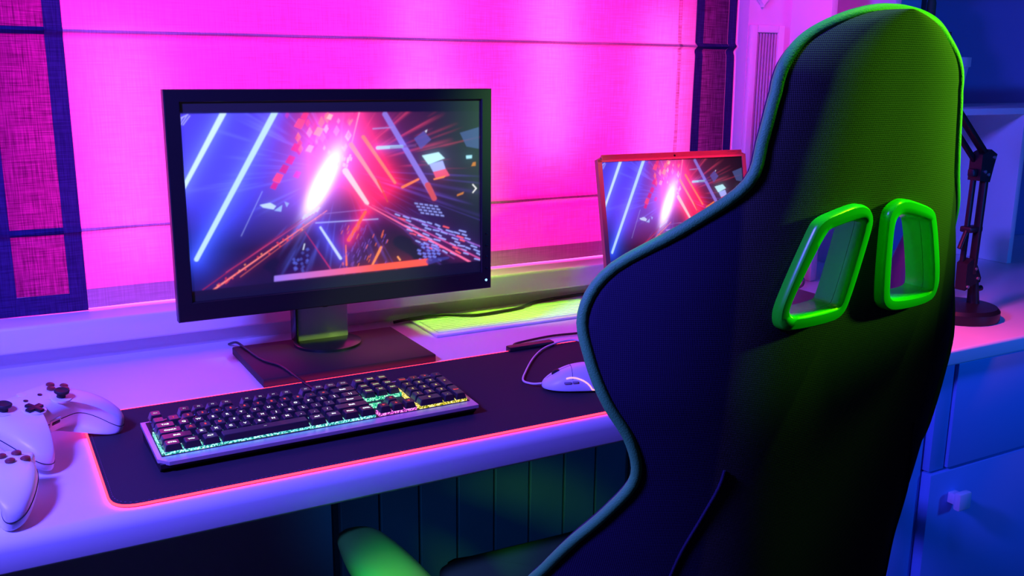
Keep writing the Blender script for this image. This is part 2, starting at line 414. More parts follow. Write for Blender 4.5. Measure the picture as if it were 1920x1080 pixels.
# ------------------------------------------------------------------ roman blind
YB = 1.800
def cloth(x0, x1, z0, z1, nx, nz, fn, y=0.0):
    bm = bmesh.new(); V = []
    for j in range(nz+1):
        row = []
        for i in range(nx+1):
            x = x0+(x1-x0)*i/nx; z = z0+(z1-z0)*j/nz
            row.append(bm.verts.new((x, y+fn(x, z), z)))
        V.append(row)
    for j in range(nz):
        for i in range(nx): bm.faces.new((V[j][i], V[j][i+1], V[j+1][i+1], V[j+1][i]))
    return bm
TUCK = (0.972, 1.305, 1.638)
def drape(x, z):
    y = 0.0
    for zt in TUCK:
        d = z - zt
        y -= 0.0075*math.exp(-(d/0.0045)**2)
        y += 0.0035*math.exp(-((d+0.012)/0.006)**2)
        if d < 0: y += 0.0030*math.sin(x*21+zt*9)*math.exp(d/0.10)*0.9
    y += 0.0016*math.sin(x*13+z*4) + 0.0012*math.sin(x*31-z*7)
    return y
t = thing('roman_blind', 'magenta-lit roman blind with dark side bands filling the window', 'blind', (0, YB, 0))
obj('centre_panel', cloth(0.150, 1.488, 0.866, 1.99, 150, 330, drape), M['blind_cloth'], t)
obj('bottom_hem', cloth(0.150, 1.488, 0.832, 0.866, 100, 6, drape, -.001), M['blind_hem'], t)
for zt in TUCK[:2]:
    obj('tuck', cloth(.150, 1.488, zt-.0028, zt+.0028, 100, 4, drape, -.0012), M['blind_fold'], t)
for nm, x0, x1, i0, i1 in (('side_band', 0.008, 0.150, 0.040, 0.122), ('side_band', 1.488, 1.612, 1.512, 1.588)):
    b = obj(nm, cloth(i0, i1, 0.862, 1.99, 12, 330, drape), M['band_cloth'], t)
    obj('band_hem', cloth(x0, i0, 0.829, 1.99, 5, 330, drape, -.0015), M['band_hem'], b)
    obj('band_hem', cloth(i1, x1, 0.829, 1.99, 5, 330, drape, -.0015), M['band_hem'], b)
    obj('band_hem', cloth(i0, i1, 0.829, 0.862, 12, 10, drape, -.0015), M['band_hem'], b)
    for zt in TUCK[:2]:
        obj('tuck', cloth(i0, i1, zt-.006, zt+.006, 12, 6, drape, -.0012), M['band_hem'], b)
obj('seam', cloth(1.436, 1.446, 0.88, 1.99, 2, 330, drape, -.0012), M['seam_tape'], t)
tag(obj('led_strip', bx(.07, 1.60, 1.808, 1.814, .8283, .8325), M['leak_glow'], smooth=False), 'thin glowing pink line of light along the sill under the blind', 'led strip')  # glowing strip stands in for light that leaks under the blind

# ribbed vent panel on the wall beside the window
M['vent_slat'] = mat('vent_slat', (0.40, 0.40, 0.44), 0.5)
t = thing('wall_vent', 'pink-lit vertical ribbed vent panel on the wall right of the window', 'vent', (1.618, YW, 0.90))
bm = bmesh.new()
box(bm, 0, .018, -.014, 0, 0, .455, bev=.002); box(bm, .084, .103, -.014, 0, 0, .455, bev=.002)
box(bm, .018, .084, -.014, 0, .438, .455, bev=.002); box(bm, .018, .084, -.014, 0, 0, .02, bev=.002)
box(bm, .018, .084, -.004, 0, .02, .438)
obj('frame', bm, M['white_paint'], t)
bm = bmesh.new()
for k in range(7): box(bm, .0195+k*.0092, .0255+k*.0092, -.011, -.004, .021, .437, bev=.0015, seg=1)
obj('slats', bm, M['vent_slat'], t)

# heart ornament above it
hp = []
for k in range(40):
    a = 2*math.pi*k/40
    hp.append((0.0016*16*math.sin(a)**3*1.25, 0.0016*1.25*(13*math.cos(a)-5*math.cos(2*a)-2*math.cos(3*a)-math.cos(4*a))))
bm = bmesh.new(); prism(bm, hp, lambda p: (p[0], -.012, p[1]), lambda p: (p[0], 0, p[1]))
h = obj('heart_ornament', bm, M['white_paint']); h.location = (1.651, YW-.001, 1.430)
tag(h, 'pale heart shaped wall ornament, only its tip showing above the ribbed vent', 'ornament')

# ------------------------------------------------------------------ shelves on the right
t = thing('shelf_unit', 'tall open shelf unit standing on the right worktop, lit blue', 'shelf', (1.752, 1.56, 0.7505))
for x, y, h in ((0.0, .08, 1.0), (0.213, .08, 1.0), (0.645, 0.0, .3955), (1.16, 0.0, 1.0)):
    obj('side_panel', bx(x, x+.019, y, .28, 0, h, bev=.001), M['white_paint'], t)
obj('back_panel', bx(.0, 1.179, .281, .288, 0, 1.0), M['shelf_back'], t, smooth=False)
obj('shelf_board', bx(.2325, 1.1595, 0.0, .28, .396, .412, bev=.001), M['white_paint'], t)
obj('shelf_board', bx(.0195, .2125, .08, .28, .30, .317, bev=.001), M['white_paint'], t)
obj('shelf_board', bx(.2325, 1.1595, .02, .28, .80, .817, bev=.001), M['white_paint'], t)

# ------------------------------------------------------------------ monitor
FEAT = None
def screen_colors(PX, PY, tint):
    """abstract light-tunnel picture, evaluated at picture positions"""
    n = PX.shape[0]
    Cc = np.zeros((n, 3))
    def lin(c): 
        c = np.array(c)/255.0
        return np.where(c <= .04045, c/12.92, ((c+.055)/1.055)**2.4)
    def gauss(cx, cy, sx, sy, rot=0):
        a = math.radians(rot); dx = PX-cx; dy = PY-cy
        u = dx*math.cos(a)+dy*math.sin(a); v = -dx*math.sin(a)+dy*math.cos(a)
        return np.exp(-(u/sx)**2-(v/sy)**2)
    def mixin(col, w):
        nonlocal Cc
        w = np.clip(w, 0, 1)[:, None]; Cc = Cc*(1-w)+lin(col)*w
    def add(col, w):
        nonlocal Cc
        Cc = Cc + lin(col)*np.clip(w, 0, 4)[:, None]
    def seg(a, b, w0, w1, soft=2.0):
        a = np.array(a, float); b = np.array(b, float); d = b-a; L2 = d@d
        tt = ((PX-a[0])*d[0]+(PY-a[1])*d[1])/L2
        tc = np.clip(tt, 0, 1)
        dist = np.hypot(PX-a[0]-tc*d[0], PY-a[1]-tc*d[1])
        ww = (w0+(w1-w0)*tc)/2
        return np.clip((ww-dist)/soft+.5, 0, 1), dist, tc
    def beam(a, b, w0, w1, core, halo, hw, ha=.8):
        s, dist, tc = seg(a, b, w0, w1)
        add(halo, ha*np.exp(-(dist/hw)**1.3)); mixin(core, s)
    def quad(pts, col, alpha=1.0, soft=2.0):
        m = np.ones(n)*9e9
        P = [np.array(p, float) for p in pts]
        ar = sum(P[i-1][0]*P[i][1]-P[i][0]*P[i-1][1] for i in range(len(P)))
        for i in range(len(P)):
            a, b = P[i-1], P[i]; d = b-a; nn = np.array([-d[1], d[0]])/np.linalg.norm(d)
            if ar < 0: nn = -nn
            m = np.minimum(m, (PX-a[0])*nn[0]+(PY-a[1])*nn[1])
        mixin(col, alpha*np.clip(m/soft+.5, 0, 1))
    VPX, VPY = 800, 400
    ang = np.arctan2(PY-VPY, PX-VPX); rad = np.hypot(PX-VPX, PY-VPY)
    rng = np.random.RandomState(3)
    # base fields
    mixin((14, 12, 26), np.ones(n))
    mixin((74, 58, 215), 1.0*np.clip((620-PX)/260, 0, 1)*np.clip((760-PY)/260, 0, 1))
    mixin((16, 20, 92), .9*np.clip((520-PX)/300, 0, 1)*np.clip((PY-640)/160, 0, 1))
    mixin((150, 30, 120), gauss(700, 250, 190, 210)); mixin((205, 40, 120), gauss(900, 330, 150, 230, -30))
    mixin((120, 90, 225), .85*gauss(620, 420, 130, 190, 25)); mixin((62, 40, 150), .85*gauss(800, 680, 180, 110))
    mixin((70, 30, 60), .8*gauss(1080, 260, 140, 160)); mixin((38, 24, 52), .8*gauss(1200, 480, 180, 200))
    mixin((20, 14, 24), gauss(1080, 720, 210, 110)); mixin((12, 10, 20), .9*gauss(520, 800, 260, 60, -30))
    # radial streaks from the vanishing point
    for k in range(150):
        a0 = rng.uniform(-math.pi, math.pi); wd = rng.uniform(.004, .02)
        r0 = rng.uniform(60, 420); r1 = r0+rng.uniform(60, 380)
        da = np.abs((ang-a0+math.pi) % (2*math.pi)-math.pi)
        m = np.exp(-(da/wd)**2)*np.clip((rad-r0)/40, 0, 1)*np.clip((r1-rad)/90, 0, 1)
        left = abs(a0) > math.pi/2
        up = a0 < 0
        c = (90, 110, 255) if left else ((255, 70, 110) if up else (90, 70, 190))
        add(c, m*rng.uniform(.08, .30))
    # ceiling tiles above the light
    for k in range(46):
        x = rng.uniform(560, 860); y = rng.uniform(152, 330); s = rng.uniform(8, 20)
        if abs(x-720) > 170-(y-150)*.4: continue
        c = [(255, 60, 70), (255, 120, 60), (190, 20, 90), (255, 170, 190), (110, 20, 80)][rng.randint(5)]
        quad([(x, y-s*1.5), (x+s*.75, y-s*.2), (x, y+s*1.2), (x-s*.75, y+s*.1)], c, rng.uniform(.35, .95))
    for x, y, s, c in ((620, 200, 24, (255, 70, 80)), (700, 235, 22, (255, 150, 90)), (640, 165, 18, (230, 40, 80)), (605, 305, 20, (215, 25, 80)), (665, 310, 18, (255, 160, 160)), (585, 360, 22, (215, 25, 90)), (560, 400, 22, (205, 20, 70)), (535, 440, 24, (255, 70, 60)), (520, 475, 18, (215, 25, 90)), (615, 425, 18, (200, 40, 120)), (745, 170, 14, (255, 190, 150))):
        quad([(x-s, y+s*.5), (x-s*.2, y-s), (x+s, y-s*.6), (x+s*.3, y+s)], c, .9)
    # big blue light tubes
    beam((300, 150), (128, 500), 26, 18, (205, 235, 255), (60, 90, 255), 46, .75)
    beam((515, 150), (196, 806), 26, 20, (190, 225, 255), (50, 80, 255), 55, .85)
    beam((150, 160), (120, 175), 4, 4, (190, 190, 255), (40, 40, 120), 10, .3)
    for k in range(3): beam((158-k*14, 165+k*2), (130-k*10, 205), 3, 3, (190, 190, 255), (40, 40, 120), 6, .2)
    beam((470, 500), (385, 700), 2.5, 2, (150, 160, 235), (40, 40, 120), 8, .3)
    # central burst
    add((150, 70, 230), 1.0*gauss(715, 440, 150, 85, -65)); add((255, 90, 190), .75*gauss(760, 300, 120, 170, 10))
    add((255, 230, 255), 2.6*gauss(722, 465, 118, 30, -66)); mixin((255, 255, 255), 1.3*gauss(724, 462, 100, 24, -66))
    add((255, 120, 200), .9*gauss(770, 330, 70, 40, -70))
    for k in range(16):
        a = rng.uniform(0, 2*math.pi); r0 = rng.uniform(10, 60); x = 815+r0*math.cos(a)*.5; y = 370+r0*math.sin(a)
        quad([(x-5, y+8), (x-2, y-9), (x+6, y-6), (x+3, y+9)], (255, 200, 235), .7)
    # red tubes
    beam((868, 150), (838, 300), 5, 4, (255, 150, 200), (255, 40, 110), 22, .5)
    beam((838, 292), (978, 500), 20, 10, (255, 150, 160), (255, 30, 80), 40, .8)
    beam((888, 258), (1028, 460), 16, 11, (255, 130, 110), (255, 30, 70), 30, .6)
    beam((818, 408), (914, 552), 26, 16, (255, 205, 215), (255, 40, 90), 34, .8)
    beam((955, 450), (1000, 545), 8, 5, (200, 70, 60), (120, 20, 40), 14, .4)
    beam((975, 158), (1180, 500), 22, 24, (138, 118, 215), (60, 30, 90), 16, .4)
    beam((1165, 470), (1195, 530), 24, 22, (205, 80, 80), (90, 20, 40), 12, .3)
    beam((950, 306), (1052, 300), 15, 13, (165, 215, 255), (60, 60, 200), 20, .6)
    beam((1060, 480), (1125, 445), 11, 9, (255, 130, 60), (120, 30, 20), 10, .4)
    beam((928, 222), (1010, 216), 6, 4, (160, 130, 210), (80, 40, 100), 10, .3)
    # panels at the right
    quad([(1100, 265), (1140, 232), (1172, 270), (1130, 312)], (88, 82, 170), .8); quad([(1290, 240), (1368, 215), (1372, 310), (1320, 300)], (70, 90, 150), .75)
    quad([(1136, 340), (1205, 325), (1232, 352), (1165, 380)], (190, 240, 250)); quad([(1168, 378), (1224, 362), (1238, 400), (1186, 412)], (165, 175, 250))
    quad([(1186, 412), (1238, 398), (1256, 428), (1200, 446)], (230, 80, 110)); quad([(1320, 340), (1345, 338), (1345, 352), (1322, 354)], (170, 235, 255))
    quad([(1188, 442), (1240, 428), (1232, 438), (1190, 448)], (255, 140, 50)); quad([(1350, 370), (1362, 368), (1362, 385), (1344, 387)], (200, 120, 30))
    quad([(1290, 512), (1318, 500), (1316, 510), (1290, 520)], (200, 120, 40)); quad([(1144, 232), (1154, 226), (1150, 240)], (220, 220, 255))
    quad([(1000, 300), (1110, 290), (1112, 300), (1002, 312)], (120, 70, 130), .5)
    # dashes on the floor and wall at the right
    for r in range(9):
        for k in range(9):
            x = 1035+k*34+r*13; y = 600+r*17+k*9
            if x > 1392: continue
            if rng.rand() < .78: beam((x, y), (x+rng.uniform(16, 28), y+rng.uniform(5, 11)), 6, 6, (150, 165, 250) if rng.rand() < .85 else (255, 90, 80), (40, 40, 120), 7, .15)
    for r in range(4):
        for k in range(5):
            x = 1112+k*21+r*9; y = 548+r*14+k*3
            if rng.rand() < 2: quad([(x, y), (x+15, y+2), (x+18, y+9), (x+3, y+7)], (150, 160, 245), .9)
    for r in range(6):
        for k in range(5):
            x = 1128+k*20+r*3; y = 728+r*14
            if rng.rand() < .75: quad([(x, y), (x+16, y+5), (x+12, y+14), (x-2, y+8)], (110, 130, 240), .85)
    # rails
    for a, b, w0, w1, c in (((745, 585), (270, 945), 3, 8, (255, 130, 120)), ((715, 582), (325, 865), 2, 5, (190, 60, 110)), ((690, 585), (225, 945), 2, 4, (150, 30, 60)),
                            ((735, 600), (385, 885), 2, 4, (180, 80, 70)), ((905, 555), (1372, 822), 4, 9, (255, 110, 160)), ((935, 560), (1400, 800), 3, 6, (210, 80, 150)), ((990, 570), (1400, 745), 2, 5, (150, 90, 200)), ((900, 560), (1290, 800), 2, 3, (120, 60, 130))):
        beam(a, b, w0, w1, c, (70, 20, 60), 12, .35)
    for k in range(34):
        tt_ = rng.rand(); x = 700-430*tt_+rng.uniform(-8, 30); y = 610+320*tt_
        quad([(x, y), (x+5, y-5), (x+9, y-1), (x+4, y+5)], (235, 60, 60) if rng.rand() < .7 else (255, 150, 90), .8)
    beam((700, 640), (962, 622), 5, 4, (160, 165, 235), (60, 50, 140), 12, .5); beam((705, 602), (912, 580), 2.5, 2.5, (150, 110, 200), (50, 30, 100), 8, .3)
    for k in range(5): quad([(640+k*14, 622-k*8), (652+k*14, 600-k*8), (662+k*14, 602-k*8), (650+k*14, 624-k*8)], (210, 215, 255), .8)
    quad([(460, 560), (505, 550), (530, 565), (520, 580), (475, 572)], (190, 215, 255)); quad([(522, 585), (556, 560), (552, 590)], (150, 180, 255)); quad([(565, 545), (585, 552), (575, 570)], (150, 170, 255))
    beam((720, 660), (810, 800), 9, 12, (195, 215, 255), (60, 60, 220), 26, .7); beam((655, 680), (770, 850), 2, 5, (190, 40, 100), (60, 10, 60), 10, .4)
    beam((908, 590), (842, 716), 12, 16, (255, 100, 60), (255, 30, 40), 26, .7); beam((980, 750), (945, 830), 12, 8, (255, 140, 70), (120, 30, 30), 12, .4); beam((830, 740), (836, 830), 4, 8, (255, 110, 60), (90, 20, 40), 10, .4)
    beam((1052, 792), (1062, 806), 7, 7, (255, 160, 90), (60, 20, 10), 8, .3); beam((655, 735), (650, 760), 4, 4, (220, 230, 255), (40, 40, 100), 6, .3)
    for k in range(60):
        x = rng.uniform(810, 1010); y = rng.uniform(640, 840); l = rng.uniform(8, 26)
        beam((x, y), (x-l*.35, y+l), 2.5, 2, (120, 80, 200) if rng.rand() < .7 else (255, 110, 50), (20, 10, 40), 5, .1)
    for k in range(20):
        x = rng.uniform(600, 670); y = rng.uniform(750, 860)
        quad([(x, y), (x+9, y-8), (x+16, y+2), (x+7, y+9)], (80, 95, 210), rng.uniform(.3, .8))
    # letterbox bars, strip along the lower edge, arrow mark
    topl = 156 + (PX-115)*(146-156)/1250.0
    botl = 952 + (PX-178)*(808-952)/1217.0
    s, dist, tc = seg((530, 893), (1180, 814), 26, 30)
    s = s*np.clip((PX-528)/3, 0, 1)*np.clip((1182-PX)/3, 0, 1)
    stripe = np.stack([lin((150, 120, 235))*(1-k)+lin((255, 90, 60))*k for k in np.clip(tc*1.5, 0, 1)])
    bar = np.clip((topl-PY)/2+.5, 0, 1)+np.clip((PY-botl)/2+.5, 0, 1)
    mixin((8, 7, 9), bar)
    Cc = Cc*(1-s[:, None])+stripe*s[:, None]
    s2, _, _ = seg((1185, 812), (1265, 795), 26, 10); mixin((40, 55, 140), .8*s2)
    if tint:
        for a, b in (((1354, 468), (1369, 485)), ((1369, 485), (1356, 503))):
            s, _, _ = seg(a, b, 4.5, 4.5); mixin((255, 255, 255), s)
    return np.clip(Cc, 0, 3.0)

def solve_h(src, dst):
    A = []; b = []
    for (x, y), (u, v) in zip(src, dst):
        A.append([x, y, 1, 0, 0, 0, -u*x, -u*y]); b.append(u)
        A.append([0, 0, 0, x, y, 1, -v*x, -v*y]); b.append(v)
    return np.append(np.linalg.solve(np.array(A), np.array(b)), 1).reshape(3, 3)
HM = solve_h([(0, 0), (1, 0), (1, 1), (0, 1)], [(112, 105), (1368, 95), (1402, 858), (182, 1000)])

def screen_mat(name, st, dark, spec=0.5):
    m = bpy.data.materials.new(name); m.use_nodes = True
    nt = m.node_tree; b = nt.nodes['Principled BSDF']
    b.inputs['Base Color'].default_value = (*dark, 1); b.inputs['Roughness'].default_value = 0.42
    b.inputs['Specular IOR Level'].default_value = spec
    at = nt.nodes.new('ShaderNodeAttribute'); at.attribute_name = 'picture'
    nt.links.new(at.outputs['Color'], b.inputs['Emission Color']); b.inputs['Emission Strength'].default_value = st
    return m

def screen(name, wd, ht, nx, ny, tint, vscale, m, parent):
    """flat lit display in its local XZ plane, facing -Y, lower left corner at the origin"""
    u = np.linspace(0, 1, nx+1); v = np.linspace(0, 1, ny+1)
    U, V = np.meshgrid(u, v)          # v from top to bottom
    co = np.stack([U*wd, np.zeros_like(U), (1-V)*ht], -1).reshape(-1, 3)
    if vscale: Vp = vscale[0]+V*(vscale[1]-vscale[0])
    else: Vp = V
    q = HM @ np.stack([U.ravel(), Vp.ravel(), np.ones(U.size)])
    colr = screen_colors(q[0]/q[2], q[1]/q[2], tint)
    idx = np.arange((nx+1)*(ny+1)).reshape(ny+1, nx+1)
    img = colr.reshape(ny+1, nx+1, 3)
    def blur(a, sg):
        r_ = int(3*sg)+1; k_ = np.exp(-(np.arange(-r_, r_+1)/sg)**2/2); k_ /= k_.sum()
        for ax in (0, 1):
            p_ = np.pad(a, [(r_, r_) if i == ax else (0, 0) for i in range(3)], mode='edge')
            a = sum(k_[j]*np.take(p_, np.arange(j, j+a.shape[ax]), axis=ax) for j in range(2*r_+1))
        return a
    k0 = nx/620.0
    hi = np.clip(img-.25, 0, None)
    inside = np.clip(blur((img.max(2, keepdims=True) > .012).astype(float), 3*k0)*1.4-.2, 0, 1)
    img = blur(img, .9*k0)*.9 + (.22*blur(hi, 9*k0)+.26*blur(hi, 30*k0))*inside
    colr = np.clip(img, 0, 3).reshape(-1, 3)
    f = np.stack([idx[1:, :-1], idx[1:, 1:], idx[:-1, 1:], idx[:-1, :-1]], -1).reshape(-1, 4)
    me = bpy.data.meshes.new(name)
    me.vertices.add(len(co)); me.vertices.foreach_set('co', co.ravel().astype(np.float32))
    me.loops.add(f.size); me.loops.foreach_set('vertex_index', f.ravel().astype(np.int32))
    me.polygons.add(len(f)); me.polygons.foreach_set('loop_start', (np.arange(len(f))*4).astype(np.int32))
    me.update(calc_edges=True)
    at = me.color_attributes.new('picture', 'FLOAT_COLOR', 'POINT')
    at.data.foreach_set('color', np.concatenate([colr, np.ones((len(colr), 1))], 1).ravel().astype(np.float32))
    me.materials.append(m)
    o = bpy.data.objects.new(name, me); COL.objects.link(o)
    if parent: o.parent = parent
    return o

MW, MH = 0.556, 0.361
mon = thing('monitor', 'wide black monitor on stand showing a neon light tunnel picture', 'monitor', (0.2565, 1.53, 0.7505))
mz = 0.104
head = bpy.data.objects.new('monitor_head', None)
# bezel ring and housing
bm = bmesh.new()
bz_l, bz_r, bz_t, bz_b = 0.0235, 0.0200, 0.0190, 0.0310
def ring_frame(bm, x0, x1, z0, z1, l, r, b, t_, d, c=.0015):
    lays = []
    for (i, y) in ((0, d), (0, c), (c, 0)): lays.append(((x0+i, z0+i), (x1-i, z0+i), (x1-i, z1-i), (x0+i, z1-i), y))
    for (i, y) in ((c, 0), (0, c*1.5), (0, d)): lays.append(((x0+l-i, z0+b-i), (x1-r+i, z0+b-i), (x1-r+i, z1-t_+i), (x0+l-i, z1-t_+i), y))
    rg = [[bm.verts.new((p[0], L[4], p[1])) for p in L[:4]] for L in lays]
    for i in range(len(rg)):
        a_, b_ = rg[i], rg[(i+1) % len(rg)]
        for k in range(4): bm.faces.new((a_[k], a_[(k+1) % 4], b_[(k+1) % 4], b_[k]))
ring_frame(bm, 0, MW, mz, mz+MH, bz_l, bz_r, bz_b, bz_t, .018)
bez = obj('bezel', bm, M['black_plastic'], mon, angle=25)
bm = bmesh.new(); box(bm, .002, MW-.002, .0185, .034, mz+.002, mz+MH-.002, bev=.003); box(bm, .06, MW-.06, .034, .060, mz+.05, mz+MH-.05, bev=.012, seg=3)
obj('back_housing', bm, M['black_plastic'], mon)
sc = screen('screen', MW-bz_l-bz_r, MH-bz_t-bz_b, 620, 380, True, None, screen_mat('monitor_picture', 1.15, (0.035, 0.035, 0.035)), mon)
sc.location = (bz_l, .006, mz+bz_b)
for k in range(5):
    obj('button', lt([(.0024, 0), (.0024, .0008), (.0015, .001)], n=12), M['black_gloss'] if k else M['power_led'], mon)
    b = bpy.data.objects[[o.name for o in COL.objects if o.name.startswith('button')][-1]]
    b.rotation_euler = (R(90), 0, 0); b.location = (MW-.0105, 0.0, mz+.016+k*.0215)
    b.name = 'power_button' if k == 0 else 'menu_button'
bm = bmesh.new()
box(bm, .218, .312, .098, .122, .018, .30, bev=.003); 
pole = obj('stand_pole', bm, M['silver_pole'], mon)
obj('pole_edge', bx(.2125, .2175, .092, .124, .018, .30, bev=.002), M['black_gloss'], mon)
obj('mount', bx(.20, .335, .0605, .0975, .16, .29, bev=.004), M['black_plastic'], mon)
obj('swivel_disc', lt([(.060, 0), (.060, .005), (.055, .007)], (.268, .085, .0135), 40), M['black_gloss'], mon)
obj('stand_base', bx(.110, .412, -.068, .140, 0, .014, bev=.002), M['black_matte'], mon)
lp = [(.262 + .020*math.cos(a), .075, mz+.004-.020*math.sin(a)*1.0) for a in np.linspace(0, math.pi, 14)]
obj('cable_loop', tb([(.282, .075, mz+.05)]+lp+[(.242, .075, mz+.05)], .004), M['black_gloss'], mon)

# ------------------------------------------------------------------ mouse pad with light rope
PX0, PX1, PY0, PY1 = 0.098, 1.03, 1.110, 1.452
pp = round_poly([(PX0, PY0), (PX1, PY0), (PX1, PY1), (PX0, PY1)], .034, 8)
pad = thing('mouse_pad', 'long black desk mat with glowing pink edge under the keyboard and mouse', 'mouse pad', (0, 0, 0.7502))
bm = bmesh.new(); prism(bm, pp, lambda p: (p[0], p[1], 0), lambda p: (p[0], p[1], .0035))
obj('cloth', bm, M['pad_cloth'], pad)
obj('light_rope', tb([(p[0], p[1],   .0022) for p in pp], .0017, n=8, closed=True), M['pad_rope'], pad)
bm = bmesh.new()
cxm, cym = (PX0+PX1)/2, (PY0+PY1)/2
L_ = 0.0
for i in range(len(pp)):
    a = Vector(pp[i]); b = Vector(pp[(i+1) % len(pp)]); seglen = (b-a).length; m = max(1, int(seglen/.006))
    for k in range(m):
        p = a+(b-a)*(k+.3)/m; q = a+(b-a)*(k+.75)/m
        ins = lambda v: Vector((v.x+(.0055 if v.x < cxm else -.0055) * (1 if abs(v.x-cxm) > .30 and False else 0), v.y))
        def inset(v):
            sx = 1-(.010/(PX1-PX0)); sy = 1-(.010/(PY1-PY0)); return (cxm+(v.x-cxm)*sx, cym+(v.y-cym)*sy)
        p2, q2 = inset(p), inset(q)
        tube(bm, [(p2[0], p2[1], .0036), (q2[0], q2[1], .0036)], .00045, n=4)
obj('stitching', bm, mat('stitch', (0.10, 0.06, 0.12), .8), pad)
ub = bmesh.new(); box(ub, .806, .900, PY1-.008, PY1+.010, .0005, .012, bev=.003)
obj('usb_controller', ub, M['black_plastic'], pad)
obj('usb_cable', tb(smooth_path([(.835, PY1+.010, .006), (.835, PY1+.030, .004), (.86, PY1+.042, .003), (.93, PY1+.052, .003), (1.0, PY1+.045, .003), (1.08, PY1+.055, .003)]), .0022), M['black_plastic'], pad)

# ------------------------------------------------------------------ keyboard
KW, KD = 0.448, 0.132
kb = thing('keyboard', 'black mechanical keyboard with silver edge and rainbow backlight on the desk mat', 'keyboard', (0.1625, 1.181, 0.7541), R(0.9))
TILT = R(4.0)
def kp(x, y, z):    # keyboard plate frame, y from the front edge
    return (x, y*math.cos(TILT)-z*math.sin(TILT), 0.011+y*math.sin(TILT)+z*math.cos(TILT))
KM = Matrix(((1, 0, 0, 0), (0, math.cos(TILT), -math.sin(TILT), 0), (0, math.sin(TILT), math.cos(TILT), .011), (0, 0, 0, 1)))
bm = bmesh.new()
prism(bm, [(0.010, 0), (KD-.002, 0), (KD, .003), (KD, .021), (.003, .0115), (.003, .006)], lambda p: (.002, p[0], p[1]), lambda p: (KW-.002, p[0], p[1]))
obj('base', bm, M['black_plastic'], kb)
bm = bmesh.new()
# silver top plate with cut front-left corner; plate frame thickness 6 mm
pl = [(0.012, -.001), (KW, -.001), (KW, KD), (0, KD), (0, .012)]
prism(bm, pl, lambda p: kp(p[0], p[1], -.0005), lambda p: kp(p[0], p[1], .0045))
obj('top_plate', bm, M['silver'], kb, angle=30)
bm = bmesh.new(); prism(bm, [(0.006, .0165), (KW-.006, .0165), (KW-.006, KD-.004), (.006, KD-.004)], lambda p: kp(p[0], p[1], .0047), lambda p: kp(p[0], p[1], .0052))
obj('key_deck', bm, M['black_matte'], kb)

U = 0.01905
key_mesh = {}
def cap_mesh(wu, hu):
    k = (wu, hu)
    if k in key_mesh: return key_mesh[k]
    bm = bmesh.new()
    w_, h_ = wu*U-.0010, hu*U-.0010
    lay = [(0, 0, 0, 0), (.0006, .0006, .0006, .0012), (.0026, .0020, .0015, .0078), (.0034, .0028, .0021, .0086)]
    rings = []
    for ix, fy, by, z in lay:
        x0, x1, y0, y1 = -w_/2+ix, w_/2-ix, -h_/2+fy, h_/2-by
        r = .0014
        pts = []
        for (cx, cy, a0) in ((x1-r, y1-r, 0), (x0+r, y1-r, 90), (x0+r, y0+r, 180), (x1-r, y0+r, 270)):
            for a in (0, 45, 90): pts.append((cx+r*math.cos(R(a0+a)), cy+r*math.sin(R(a0+a))))
        rings.append([bm.verts.new((p[0], p[1], z)) for p in pts])
    for a, b in zip(rings, rings[1:]):
        for i in range(12): bm.faces.new((a[i], a[(i+1) % 12], b[(i+1) % 12], b[i]))
    bm.faces.new(rings[-1]); bm.faces.new(rings[0])
    bmesh.ops.recalc_face_normals(bm, faces=bm.faces[:])
    me = bpy.data.meshes.new('keycap'); bm.to_mesh(me); bm.free(); me.materials.append(M['keycap'])
    key_mesh[k] = me; return me

text_mesh = {}
def word_mesh(s, size, m):
    k = (s, size, m.name)
    if k in text_mesh: return text_mesh[k]
    cu = bpy.data.curves.new('legend', 'FONT'); cu.body = s; cu.size = size; cu.align_x = 'CENTER'; cu.align_y = 'CENTER'
    cu.extrude = 0.00012; cu.offset = 0.00012
    o = bpy.data.objects.new('legend', cu); COL.objects.link(o)
    dg = bpy.context.evaluated_depsgraph_get()
    me = bpy.data.meshes.new_from_object(o.evaluated_get(dg)); bpy.data.objects.remove(o)
    me.materials.clear(); me.materials.append(m); text_mesh[k] = me
    return me

LIFT = 0.0096
rows_front = KD - .0075           # back edge of the top row
def key(xu, row_y, wu, hu, txt, m, size=.0062, kind='keycap'):
    """xu: left edge in units, row_y: centre distance from the front edge"""
    o = bpy.data.objects.new(kind, cap_mesh(wu, hu)); COL.objects.link(o); o.parent = kb
    x = .0095 + (xu+wu/2)*U
    o.matrix_local = KM @ Matrix.Translation((x, row_y, LIFT))
    if txt:
        l = bpy.data.objects.new('legend', word_mesh(txt, size, M[m])); COL.objects.link(l); l.parent = o
        l.location = (0, .0004, .00868)
row_y = [.0165+U*.5+U*i for i in range(5)]          # bottom row .. number row
fy = .0165+U*5+U*.5+.004
lw, ld, lr, ly, lg = 'legend_white', 'legend_dim', 'legend_red', 'legend_yellow', 'legend_green'
key(0, fy, 1, 1, 'Esc', ld, .0042, 'function_key')
for i in range(12):
    key(2+i+(i//4)*.5, fy, 1, 1, 'F%d' % (i+1), ld, .0044, 'function_key')
for i, s in enumerate(('Print', 'Scroll', 'Pause')): key(15.25+i, fy, 1, 1, s, lg, .0038, 'function_key')
for i, s in enumerate("`1234567890-="): key(i, row_y[4], 1, 1, s, lr, .0062)
key(13, row_y[4], 2, 1, 'Back', lw, .0048)
key(0, row_y[3], 1.5, 1, 'TAB', lw, .0052)
for i, s in enumerate("QWERTYUIOP[]"): key(1.5+i, row_y[3], 1, 1, s, lw)
key(13.5, row_y[3], 1.5, 1, '\\ |', lw, .0058)
key(0, row_y[2], 1.75, 1, 'CapsLk', lw, .0050)
for i, s in enumerate("ASDFGHJKL;'"): key(1.75+i, row_y[2], 1, 1, s, lr if s in 'ASD' else lw)
